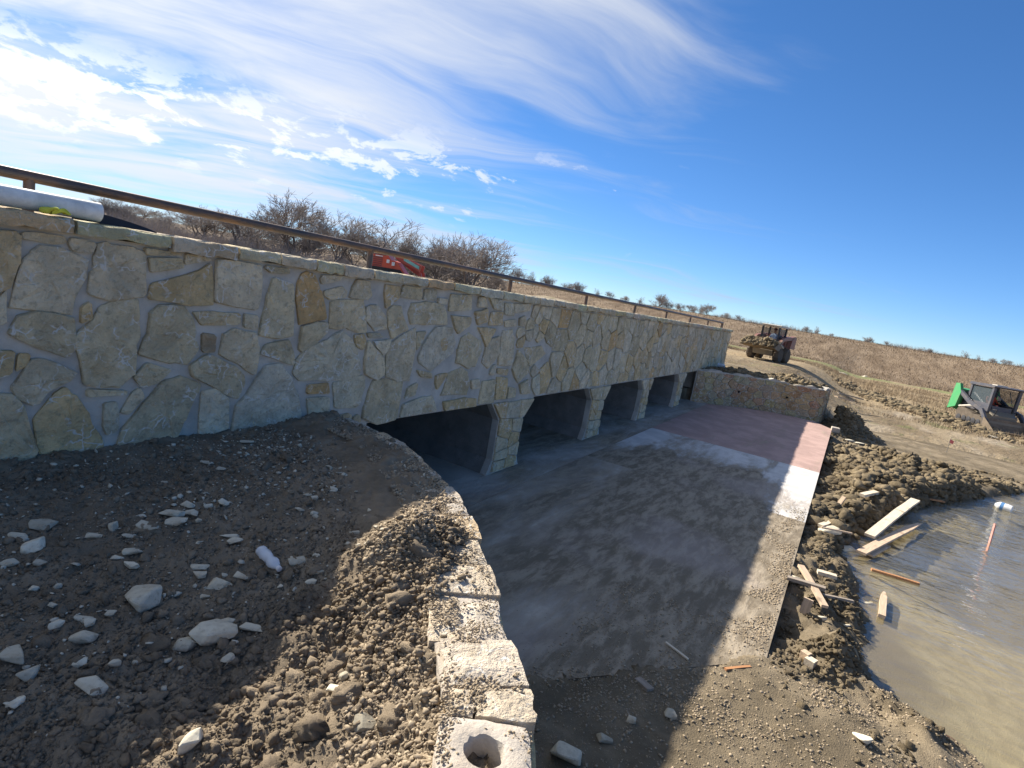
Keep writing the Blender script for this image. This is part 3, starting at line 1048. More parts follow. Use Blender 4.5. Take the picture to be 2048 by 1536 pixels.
def clip(poly, a, b, c):
    """keep a x + b y <= c"""
    out = []
    for i in range(len(poly)):
        p = poly[i]; q = poly[(i + 1) % len(poly)]
        dp = a * p[0] + b * p[1] - c; dq = a * q[0] + b * q[1] - c
        if dp <= 0: out.append(p)
        if (dp < 0) != (dq < 0) and dp != dq:
            t = dp / (dp - dq)
            out.append((p[0] + (q[0] - p[0]) * t, p[1] + (q[1] - p[1]) * t))
    return out


def area(p):
    return 0.5 * sum(p[i][0] * p[(i + 1) % len(p)][1] - p[(i + 1) % len(p)][0] * p[i][1] for i in range(len(p)))


def cells(domain, seeds, keep, ani=1.0):
    """Voronoi cells of the seeds marked keep, cut to the convex domain"""
    res = []
    S = np.asarray(seeds, float)
    for i in range(len(S)):
        if not keep[i]: continue
        poly = list(domain)
        d2 = np.sum((S - S[i]) ** 2, axis=1)
        for j in np.argsort(d2)[1:28]:
            a, b = S[j] - S[i]
            m = (S[j] + S[i]) / 2
            poly = clip(poly, a, b, a * m[0] + b * m[1])
            if len(poly) < 3: break
        if len(poly) >= 3 and abs(area(poly)) > 0.003:
            res.append(poly)
    return res


def scatter(domain_test, box, r, tries, avoid=(), rmin=None):
    pts = [tuple(a) for a in avoid]
    n0 = len(pts)
    for _ in range(tries):
        p = (rng.uniform(box[0], box[1]), rng.uniform(box[2], box[3]))
        if not domain_test(p): continue
        rr = r * rng.uniform(0.72, 1.3)
        if all((p[0] - q[0]) ** 2 + (p[1] - q[1]) ** 2 > rr * rr for q in pts):
            pts.append(p)
    return pts, [False] * n0 + [True] * (len(pts) - n0)


def lay(poly, f3, parent, col, joint=0.015, proud=0.022, name="stone"):
    """one stone: outline in wall coordinates, f3(u, v, d) gives the point d in front of the wall"""
    if area(poly) < 0: poly = poly[::-1]
    cx = sum(p[0] for p in poly) / len(poly); cy = sum(p[1] for p in poly) / len(poly)
    r = math.sqrt(abs(area(poly)) / math.pi)
    if r < 0.03: return None
    k = max(0.6, 1 - joint / r)
    P = [(cx + (p[0] - cx) * k, cy + (p[1] - cy) * k) for p in poly]
    # cut the corners, then roughen
    Q = []
    for i in range(len(P)):
        a = P[i]; b = P[(i + 1) % len(P)]
        L = math.hypot(b[0] - a[0], b[1] - a[1])
        if L < 0.02: Q.append(a); continue
        t = min(0.16, 0.014 / L)
        Q.append((a[0] + (b[0] - a[0]) * t, a[1] + (b[1] - a[1]) * t))
        if L > 0.16:
            Q.append(((a[0] + b[0]) / 2, (a[1] + b[1]) / 2))
        Q.append((a[0] + (b[0] - a[0]) * (1 - t), a[1] + (b[1] - a[1]) * (1 - t)))
    J = min(0.012, 0.05 * r)
    Q = [(a + rng.uniform(-J, J), b + rng.uniform(-J, J)) for a, b in Q]
    n = len(Q)
    pr = proud * rng.uniform(0.75, 1.35)
    tx, ty = rng.uniform(-0.04, 0.04, 2)
    V = []
    rings = [(1.0, -0.03, 0.0), (1.0, pr * 0.7, 0.004), (0.965, pr, 0.004)]
    rings += [(0.70, pr, 0.005), (0.36, pr, 0.006)] if r > 0.075 else [(0.55, pr, 0.004)]
    for s, d, w in rings:
        for a, b in Q:
            e = s * (1 + (rng.uniform(-0.07, 0.07) if s < 0.9 else 0))
            u = cx + (a - cx) * e; v = cy + (b - cy) * e
            V.append(f3(u, v, d + rng.uniform(-w, w) + (tx * (u - cx) + ty * (v - cy) if d > 0 else 0)))
    V.append(f3(cx, cy, pr + rng.uniform(-0.004, 0.004)))
    m = len(rings) - 1
    F = []
    for k_ in range(m):
        for i in range(n):
            j = (i + 1) % n
            F.append((k_ * n + i, k_ * n + j, (k_ + 1) * n + j, (k_ + 1) * n + i))
    for i in range(n):
        F.append((m * n + i, m * n + (i + 1) % n, (m + 1) * n))
    V = np.array(V)
    c = np.array(f3(cx, cy, 0.0))
    o = MB().add(V - c, F).build(name, STONE, parent)
    o.location = c
    o.color = tuple(col) + (1,)
    return o


def wall3(u, v, d):
    return (u, 4.03 - d, v)


# ------------------------------------------------------------------ the culvert bridge
def cap_top(x):
    return 2.674 - 0.0028 * x


def build_bridge():
    root = empty("culvert_bridge", (11, 4.3, 0))
    tag(root, "long stone faced culvert bridge with five square openings", "bridge")
    inv = Matrix.Translation((-11, -4.3, 0))

    def own(o):
        o.matrix_parent_inverse = inv
        return o
    X0, X1 = -4.0, 23.0
    ct = cap_top
    # mortared wall behind the stones
    mb = MB()
    sof = 1.135
    v = [(X0, 4.03, -0.3), (4.40, 4.03, -0.3), (4.40, 4.03, sof), (19.12, 4.03, sof + 0.06), (19.12, 4.03, -0.3), (X1, 4.03, -0.3),
         (X1, 4.03, ct(X1) - 0.08), (X0, 4.03, ct(X0) - 0.08)]
    n = len(v)
    v += [(a, 4.55, c) for a, b, c in v]
    f = [(0, 1, 2, 7), (2, 3, 6, 7), (3, 4, 5, 6)] + [(8, 15, 10, 9), (10, 15, 14, 11), (11, 14, 13, 12)]
    f += [(i, i + 8, (i + 1) % 8 + 8, (i + 1) % 8) for i in range(8)]
    wall = own(mb.add(v, f).build("headwall", MORTAR, root))

    tr = []
    for l in TRACED.strip().split('\n'):
        t = l.split()
        q = list(map(float, t[1:]))
        tr.append((t[0], [(q[i], q[i + 1]) for i in range(0, len(q), 2)]))
    avoid = []
    for tg, P in tr:
        cx = sum(p[0] for p in P) / len(P); cy = sum(p[1] for p in P) / len(P)
        avoid.append((cx, cy))
        r = math.sqrt(abs(area(P)) / math.pi)
        for i in range(len(P)):
            a = P[i]; b = P[(i + 1) % len(P)]
            for t in (0.0, 0.5):
                p = (a[0] + (b[0] - a[0]) * t, a[1] + (b[1] - a[1]) * t)
                avoid.append((cx + (p[0] - cx) * 0.88, cy + (p[1] - cy) * 0.88))
    for tg, P in tr:
        gx = sum(p[0] for p in P) / len(P); gz = sum(p[1] for p in P) / len(P)
        P = [(gx + (a - gx) * 1.095, min(gz + (b - gz) * 1.095, ct(a) - 0.10)) for a, b in P]
        col = TAGCOL.get(tg) or PAL[rng.integers(len(PAL))]
        k = rng.uniform(0.92, 1.08)
        lay(P, wall3, wall, [c * k for c in col], joint=0.003, proud=0.024)
    lo = lambda x: 1.0 if x < 4.2 else sof + 0.005 + 0.004 * max(0, x - 4.4)
    ok = lambda p: lo(p[0]) < p[1] < ct(p[0]) - 0.1
    s1, k1 = scatter(ok, (-1.6, 7.9, 1.0, 2.58), 0.155, 4000, avoid)
    seeds, keep = scatter(lambda p: ok(p) and p[0] > 7.6, (7.6, 22.95, 1.15, 2.6), 0.36, 9000, s1)
    keep = k1 + keep[len(s1):]
    dom = [(-1.7, 0.95), (4.3, 1.10), (4.4, sof + 0.012), (X1 - 0.01, sof + 0.085), (X1 - 0.01, ct(X1) - 0.105), (-1.7, ct(0) - 0.105)]
    dom = [(-1.7, sof + 0.0), (X1 - 0.01, sof + 0.08), (X1 - 0.01, ct(X1) - 0.10), (-1.7, ct(0) - 0.10)]
    cnt = len(tr)
    for P in cells(dom, seeds, keep):
        # low stones next to the traced ones would double up: keep only cells with room
        if abs(area(P)) < 0.0085 and P[0][0] < 7.7: continue
        col = PAL[rng.integers(len(PAL))] if rng.random() > 0.14 else TAGCOL['o' if rng.random() < 0.75 else 'O']
        k = rng.uniform(0.85, 1.08)
        lay(P, wall3, wall, [c * k for c in col], joint=0.011, proud=0.022)
        cnt += 1
    print('STONES', cnt)
    # coping stones along the top
    x = X0
    first = [1.36, 1.72, 2.28, 2.76, 3.13, 3.48, 3.79, 4.16, 4.55, 4.98, 5.45]
    cuts = list(np.arange(-4.0, 1.2, 0.45)) + first
    while cuts[-1] < X1 - 0.2:
        cuts.append(cuts[-1] + rng.uniform(0.32, 0.62))
    cuts[-1] = X1 + 0.04
    for a, b in zip(cuts[:-1], cuts[1:]):
        L = b - a - 0.014
        nx = 6
        y0 = 3.955 + rng.uniform(-0.012, 0.012)
        th = 0.085 + rng.uniform(-0.012, 0.012)
        V = []; F = []
        for i in range(nx + 1):
            xx = a + 0.007 + L * i / nx
            e = 0.0 if 0 < i < nx else 0.006
            top = ct(xx) + rng.uniform(-0.007, 0.007)
            jy = rng.uniform(-0.010, 0.010)
            V += [(xx, y0 + jy + e, top - th + rng.uniform(-0.008, 0.008)), (xx, y0 - 0.006 + jy + e, top - th * 0.45), (xx, y0 + 0.004 + jy + e, top - 0.012), (xx, y0 + 0.022 + jy, top),
                  (xx, 4.48, top), (xx, 4.48, top - th)]
        for i in range(nx):
            for k in range(6):
                p, q = i * 6 + k, i * 6 + (k + 1) % 6
                F.append((p, p + 6, q + 6, q))
        F.append(tuple(range(6))); F.append(tuple(nx * 6 + k for k in range(6))[::-1])
        c = ((a + b) / 2, 4.15, ct(a))
        o = MB().add(np.array(V) - np.array(c), F).build("cap_stone", STONE, root, smooth=True)
        own(o)
        o.location = c
        col = PAL[rng.integers(len(PAL))]
        o.color = tuple(q * rng.uniform(0.88, 1.0) for q in col) + (1,)
    own(MB().box(((X0 + X1) / 2, 4.23, 2.61), (X1 - X0 - 0.1, 0.42, 0.06), (0, math.radians(0.16), 0)).build("bedding_mortar", MORTAR, root))
    # piers with haunches, running back as barrel walls
    for (a, b, c, d) in PIERS:
        zf = float(floor_z((a + d) / 2))
        so = sof + 0.004 * (a - 4.4) + 0.004
        prof = [(b - 0.10, zf - 0.3), (c + 0.12, zf - 0.3), (c + 0.12, zf + 0.02), (c, zf + 0.22), (c, so - 0.33), (d, so), (a, so), (b, so - 0.27), (b, zf + 0.22), (b - 0.10, zf + 0.02)]
        p = own(MB().prism(prof, 4.03, 4.13).build("pier", MORTAR, root))
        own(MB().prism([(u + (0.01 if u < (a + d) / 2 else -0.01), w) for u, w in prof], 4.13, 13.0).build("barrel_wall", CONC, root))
        doms = [[(b + 0.008, zf + 0.03), (c - 0.008, zf + 0.03), (c - 0.008, so - 0.30), (b + 0.008, so - 0.24)],
                [(b + 0.008, so - 0.25), (c - 0.008, so - 0.30), (d - 0.02, so - 0.005), (a + 0.02, so - 0.005)]]
        mid = (b + c) / 2
        sd = []
        for i, zz in enumerate(np.arange(zf + 0.10, so - 0.27, 0.185)):
            w = (c - b) / 4
            sd += [(mid - w + rng.uniform(-.07, .07), zz + rng.uniform(-.05, .05)), (mid + w + rng.uniform(-.07, .07), zz + rng.uniform(-.05, .05))]
        for P in cells(doms[0], sd, [True] * len(sd)):
            col = PAL[rng.integers(len(PAL))] if rng.random() > 0.15 else TAGCOL['o']
            lay(P, wall3, p, col, joint=0.010, proud=0.03)
        sd = [(a + (d - a) * t + rng.uniform(-.05, .05), so - 0.13 + rng.uniform(-.06, .06)) for t in (0.22, 0.5, 0.78)]
        for P in cells(doms[1], sd, [True] * 3):
            lay(P, wall3, p, PAL[rng.integers(len(PAL))], joint=0.010, proud=0.03)
    # barrels: end walls, roof, and an unseen closure added to keep light out
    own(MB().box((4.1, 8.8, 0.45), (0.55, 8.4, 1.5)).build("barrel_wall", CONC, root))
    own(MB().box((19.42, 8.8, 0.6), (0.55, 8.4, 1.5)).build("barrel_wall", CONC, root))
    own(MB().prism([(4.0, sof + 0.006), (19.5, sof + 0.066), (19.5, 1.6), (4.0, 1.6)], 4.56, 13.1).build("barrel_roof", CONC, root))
    own(MB().box((11.7, 13.2, 0.6), (16.5, 0.2, 2.4)).build("barrel_light_stop", CONC, root))
    own(MB().box((9.45, 8.9, 2.0), (26.7, 8.6, 0.75)).build("road_deck", CONC, root))
    return root


build_bridge()


# ------------------------------------------------------------------ wing walls
def offset_path(P, d):
    t = np.gradient(P, axis=0)
    t /= np.linalg.norm(t, axis=1)[:, None]
    return P + np.stack([-t[:, 1], t[:, 0]], -1) * d


def wing_core(name, path, th, z0, z1f, mat, parent, side):
    """side +1: body lies to the left of the path"""
    inner = offset_path(path, th * side)
    V = []; F = []
    for i in range(len(path)):
        z1 = z1f(i)
        V += [(*path[i], z0), (*path[i], z1), (*inner[i], z1 - 0.008), (*inner[i], z0)]
    for i in range(len(path) - 1):
        for k in range(4):
            a, b = i * 4 + k, i * 4 + (k + 1) % 4
            F.append((a, a + 4, b + 4, b))
    F.append((0, 1, 2, 3)); m = (len(path) - 1) * 4
    F.append((m + 3, m + 2, m + 1, m))
    return MB().add(V, F).build(name, mat, parent)


def face_map(path, u, side):
    t = np.gradient(path, axis=0)
    t /= np.linalg.norm(t, axis=1)[:, None]
    nrm = np.stack([-t[:, 1], t[:, 0]], -1) * -side

    def f3(s, z, d):
        x = np.interp(s, u, path[:, 0]); y = np.interp(s, u, path[:, 1])
        a = np.interp(s, u, nrm[:, 0]); b = np.interp(s, u, nrm[:, 1])
        return (x + a * d, y + b * d, z)
    return f3


def build_wings():
    # far wing wall
    root = empty("wing_wall", (20.7, 2.0, 0))
    tag(root, "low curved tan stone wing wall at the far end of the apron", "wall")
    inv = Matrix.Translation((-20.7, -2.0, 0))
    top = lambda i: 1.27 - 0.03 * math.sin(i * 0.7) + 0.02 * math.sin(i * 1.9)
    core = wing_core("core", FW, 0.30, -0.2, top, TANMORTAR, root, 1)
    core.matrix_parent_inverse = inv
    f3 = face_map(FW, FWS, 1)
    L = FWS[-1]
    W_ = 1.55
    sd, kp = scatter(lambda p: True, (0.02 / W_, L / W_, 0.16, 1.24), 0.20, 3000)
    pal = [(0.47, 0.35, 0.20), (0.46, 0.36, 0.235), (0.45, 0.31, 0.185), (0.41, 0.335, 0.235), (0.50, 0.37, 0.215), (0.41, 0.26, 0.155)]
    for P in cells([(0.02 / W_, 0.16), (L / W_, 0.16), (L / W_, 1.235), (0.02 / W_, 1.235)], sd, kp):
        lay([(a * W_, b) for a, b in P], f3, core, [c * rng.uniform(0.9, 1.05) for c in pal[rng.integers(6)]], joint=0.013, proud=0.028)
    for s, z in ((1.75, 0.72), (3.35, 0.80)):
        p = np.array(f3(s, z, 0.0)); q = np.array(f3(s, z, 0.045))
        d = (q - p) / np.linalg.norm(q - p)
        o = MB().tube([p - d * 0.05, q + d * 0.012], 0.035, 12).build("weep_hole", BLACK, root)
        o.matrix_parent_inverse = inv
    # near wing wall, seen from above
    root = empty("wing_wall", (2.4, 1.3, 0))
    tag(root, "near curved wing wall with soil strewn over its pale sunlit top", "wall")
    inv = Matrix.Translation((-2.4, -1.3, 0))
    i1 = 66
    path, u = NW, NWS
    hole_at = at(966, 1512, 1.27)[:2]
    topn = lambda i: 1.0 if np.hypot(*(path[i] - hole_at)) < 0.27 else 1.268
    core = wing_core("core", path, 0.30, -0.3, topn, PALEMORTAR, root, -1)
    core.matrix_parent_inverse = inv
    f3 = face_map(path, u, -1)
    sd, kp = scatter(lambda p: True, (0.1, 5.6, -0.1, 1.2), 0.33, 1500)
    for P in cells([(0.1, 0.0), (5.6, 0.0), (5.6, 1.215), (0.1, 1.215)], sd, kp):
        lay(P, f3, core, [c * rng.uniform(0.9, 1.05) for c in PAL[rng.integers(len(PAL))]], joint=0.014, proud=0.025)
    # rough blocks that make the top
    t = np.gradient(path, axis=0); t /= np.linalg.norm(t, axis=1)[:, None]

    def P2(s, w):
        x = np.interp(s, u, path[:, 0]); y = np.interp(s, u, path[:, 1])
        a = np.interp(s, u, t[:, 1]); b = np.interp(s, u, -t[:, 0])      # towards the soil
        return x + a * w, y + b * w
    HOLE_S = None
    best = 9
    hp = at(966, 1512, 1.27)
    for s in np.arange(3, 5.5, 0.005):
        q = P2(s, 0.15)
        dd = math.hypot(q[0] - hp[0], q[1] - hp[1])
        if dd < best: best, HOLE_S = dd, s
    s = 0.0
    n = 0
    while s < 6.4:
        Ls = rng.uniform(0.15, 0.34)
        gap = HOLE_S - 0.15 - s
        hole = abs(gap) < 1e-4
        if not hole and 0 < gap < Ls + 0.12: Ls = gap
        if hole: Ls = 0.30
        splits = [0.0, 0.31] if (hole or rng.random() < 0.45) else [0.0, rng.uniform(0.12, 0.2), 0.31]
        for w0, w1 in zip(splits[:-1], splits[1:]):
            zt = 1.285 + rng.uniform(-0.012, 0.016)
            if hole:
                c = ((s + Ls / 2), 0.155); R_ = 0.062; ns = 24
                out = []; V = []; F = []
                for k in range(ns):
                    q = 2 * math.pi * k / ns
                    cx, cy = math.cos(q), math.sin(q)
                    kk = min((Ls / 2 - 0.004) / max(abs(cx), 1e-6), 0.155 / max(abs(cy), 1e-6))
                    for rad, zz in ((kk * 1.0, 1.14), (kk * 0.97, zt - 0.012), (R_ * 1.7, zt + 0.006), (R_ * 1.08, zt), (R_, zt - 0.015), (R_, 1.02)):
                        j = rng.uniform(-0.004, 0.004)
                        p = P2(c[0] + cx * (rad + j), c[1] + cy * (rad + j))
                        V.append((p[0], p[1], zz + (j if zz > 1.1 else 0)))
                for k in range(ns):
                    for r_ in range(5):
                        a = k * 6 + r_; b = ((k + 1) % ns) * 6 + r_
                        F.append((a, b, b + 1, a + 1))
                F.append(tuple(k * 6 + 5 for k in range(ns)))
                mat = PALEMORTAR; nm = "hollow_block"
            else:
                V = []; F = []
                gx, gy = 5, 4
                s0, s1 = s + 0.006, s + Ls - 0.006
                a0 = w0 + (-0.012 + rng.uniform(-0.02, 0.014) if w0 == 0 else 0.005); a1 = w1 - 0.005 + (rng.uniform(-0.03, 0.02) if w1 > 0.3 else 0)
                for i in range(gx + 1):
                    for j in range(gy + 1):
                        ss = s0 + (s1 - s0) * i / gx; ww = a0 + (a1 - a0) * j / gy
                        edge = (i in (0, gx)) or (j in (0, gy))
                        ss += rng.uniform(-0.006, 0.006); ww += rng.uniform(-0.008, 0.008)
                        p = P2(ss, ww)
                        V.append((p[0], p[1], zt - (0.012 if edge else 0) + rng.uniform(-0.005, 0.006)))
                top = len(V)
                for q in list(V): V.append((q[0], q[1], 1.14))
                I = lambda i, j: i * (gy + 1) + j
                for i in range(gx):
                    for j in range(gy):
                        F.append((I(i, j), I(i + 1, j), I(i + 1, j + 1), I(i, j + 1)))
                rim = [I(i, 0) for i in range(gx + 1)] + [I(gx, j) for j in range(1, gy + 1)] + [I(i, gy) for i in range(gx - 1, -1, -1)] + [I(0, j) for j in range(gy - 1, 0, -1)]
                for k in range(len(rim)):
                    a, b = rim[k], rim[(k + 1) % len(rim)]
                    F.append((a, a + top, b + top, b))
                mat = STONE; nm = "top_stone"
            c0 = np.array([*P2(s + Ls / 2, (w0 + w1) / 2), 1.25])
            o = MB().add(np.array(V) - c0, F).build(nm, mat, root, smooth=True)
            o.matrix_parent_inverse = inv
            o.location = c0
            o.color = [(0.56, 0.475, 0.37), (0.58, 0.50, 0.41), (0.55, 0.43, 0.29), (0.59, 0.52, 0.44)][rng.integers(4)] + (1,)
        s += Ls


TANMORTAR = m_mortar("tan mortar", (0.47, 0.43, 0.36), (0.55, 0.505, 0.43), (0.36, 0.32, 0.26))
BLACK, _n, _b = material("dark void", (0.012, 0.012, 0.012), 0.9)
build_wings()


# ------------------------------------------------------------------ pipe railing
def build_railing():
    root = empty("pipe_railing", (11, 4.36, 2.66))
    tag(root, "long dark rusty pipe handrail on short posts along the bridge top", "railing")
    inv = Matrix.Translation((-11, -4.36, -2.66))
    m, n, b = material("rusty steel pipe", rough=0.5, metal=0.35, spec=0.5)
    p = n.pos()
    a = n.noise(7, 6, 0.7, n.mapping(p, scale=(0.35, 1, 1)))
    c = n.mix(n.maprange(a, 0.40, 0.66), (0.085, 0.07, 0.065), (0.20, 0.115, 0.07))
    n.l.new(c, b.inputs['Base Color'])
    n.l.new(n.bump(n.noise(60, 4, 0.7, p), 0.25, 0.004), b.inputs['Normal'])
    zr = lambda x: 2.878 - 0.0034 * x
    xs = np.linspace(-3.5, 22.9, 40)
    r = MB().tube([(x, 4.36, zr(x)) for x in xs], 0.033, 14).build("rail", m, root, smooth=True)
    r.matrix_parent_inverse = inv
    for x in (-1.1, 1.64, 4.49, 7.30, 10.05, 12.8, 15.35, 17.95, 20.4, 22.7, 22.9):
        q = MB().tube([(x, 4.36, 2.58), (x, 4.36, zr(x) - 0.01)], 0.029, 12).build("post", m, root, smooth=True)
        q.matrix_parent_inverse = inv


build_railing()

# ------------------------------------------------------------------ loose soil
rs = np.random.default_rng(21)


def stuff(name, parts, mat, label, smooth=False):
    V, T = join_arrays(parts)
    me = npmesh(name, V, T)
    o = link(name, me, mat, smooth=smooth)
    tag(o, label, kind='stuff')
    return o


def powr(n, a, b, k):
    u = rs.random(n)
    return (a ** (1 - k) + u * (b ** (1 - k) - a ** (1 - k))) ** (1 / (1 - k))


def bench_points(n, sunbias):
    out = np.zeros((0, 3))
    while len(out) < n:
        x = rs.uniform(0.25, 3.95, 40000); y = rs.uniform(0.35, 4.0, 40000)
        d = path_dist(NW, x, y)
        sun_side = sstep(2.35, 1.75, y + 0.10 * (x - 1.5))
        dens = (1 - sunbias) + sunbias * sun_side
        dens = dens * (0.35 + 0.65 * sstep(-0.3, 0.4, fbm(x, y, 3.0, 2, 0.5, 61)))
        dens = dens * sstep(4.02, 3.7, y) + 0.15 + 0.5 * sstep(-0.6, -0.35, d) * sstep(2.2, 1.7, y)
        k = (d < np.where(y > 2.1, -0.07, -0.27)) & (rs.random(len(x)) < dens)
        spill = (d > -0.33) & (y > 2.1)
        P = np.stack([x[k], y[k], np.where(spill[k], np.maximum(bench_z(x[k], y[k]), 1.295), bench_z(x[k], y[k]))], -1)
        out = np.concatenate([out, P])
    return out[:n]


def build_clods():
    P = bench_points(46000, 0.60); S = powr(len(P), 0.003, 0.011, 2.0)
    parts = [lumps(rs, P + np.c_[0 * S, 0 * S, S * 0.2], S, 1, 0.55)]
    P = bench_points(3600, 0.88); S = powr(len(P), 0.009, 0.030, 2.9)
    parts.append(lumps(rs, P + np.c_[0 * S, 0 * S, S * 0.15], S, 2, 0.62))
    P = bench_points(90, 0.95); S = powr(len(P), 0.03, 0.07, 2.6)
    parts.append(lumps(rs, P - np.c_[0 * S, 0 * S, S * 0.1], S, 3, 0.6, 0.7))
    # the big crumbling lumps at the wall edge
    c = np.array([on_bench(*q) for q in ((850, 1095), (900, 1070), (800, 1130), (790, 1180), (880, 1130), (700, 1215), (780, 1265), (830, 1290), (420, 1325), (190, 1440), (300, 1455), (620, 1455), (540, 1400))])
    S = np.array([0.10, 0.075, 0.085, 0.06, 0.07, 0.05, 0.055, 0.06, 0.045, 0.05, 0.055, 0.06, 0.045])
    parts.append(lumps(rs, c, S, 3, 0.6, 0.75))
    near = np.repeat(c[:8], 320, 0) + rs.normal(size=(8 * 320, 3)) * np.array([0.085, 0.075, 0.0])
    near[:, 2] = bench_z(near[:, 0], near[:, 1]) + 0.05 * np.exp(-rs.random(len(near)) * 3)
    k = path_dist(NW, near[:, 0], near[:, 1]) < -0.05
    parts.append(lumps(rs, near[k], powr(k.sum(), 0.006, 0.024, 2.0), 1, 0.35))
    stuff("soil_clods", parts, CLOD, "crumbly brown soil clods strewn over the bench behind the wing wall")
    x = rs.uniform(2.6, 4.0, 60000); y = rs.uniform(1.6, 4.0, len(x))
    d = path_dist(NW, x, y)
    k = (d < -0.02) & (d > -0.42) & (rs.random(len(x)) < sstep(-0.02, -0.12, d))
    x, y = x[k][:7000], y[k][:7000]
    x2 = rs.uniform(0.9, 3.0, 60000); y2 = rs.uniform(0.3, 2.0, len(x2))
    d2 = path_dist(NW, x2, y2)
    k = (d2 < -0.27) & (d2 > -0.62)
    x, y = np.r_[x, x2[k][:6000]], np.r_[y, y2[k][:6000]]
    S = powr(len(x), 0.004, 0.020, 2.2)
    parts = [lumps(rs, np.c_[x, y, np.where(y > 2.0, np.maximum(bench_z(x, y), 1.29), bench_z(x, y) + 0.03 * np.exp(-np.abs(path_dist(NW, x, y) + 0.33) / 0.07)) + S * 0.3], S, 1, 0.55)]
    stuff("soil_spill", parts, CRUMB, "soil spilled over the wing wall where it meets the bridge")
    # crumbs lying on the wing wall top
    t = rs.uniform(0, 1, 30000) * 5.9
    w = rs.uniform(0.0, 0.31, len(t))
    tg = np.gradient(NW, axis=0); tg /= np.linalg.norm(tg, axis=1)[:, None]
    x = np.interp(t, NWS, NW[:, 0]) + np.interp(t, NWS, tg[:, 1]) * w
    y = np.interp(t, NWS, NW[:, 1]) - np.interp(t, NWS, tg[:, 0]) * w
    den = sstep(-0.35, 0.35, fbm(x, y, 5.0, 3, 0.6, 71)) * (0.3 + 0.7 * sstep(0.02, 0.14, w))
    den = np.maximum(den, sstep(2.2, 1.4, t) * sstep(0.0, 0.10, w))
    hp = at(966, 1512, 1.27)
    k = (rs.random(len(t)) < den) & (np.hypot(x - hp[0], y - hp[1]) > 0.085)
    S = powr(k.sum(), 0.0022, 0.0085, 2.0)
    stuff("soil_crumbs", [lumps(rs, np.c_[x[k], y[k], np.full(k.sum(), 1.288) + S * 0.4], S, 1, 0.55)], CRUMB, "soil crumbs lying on top of the near wing wall")


build_clods()


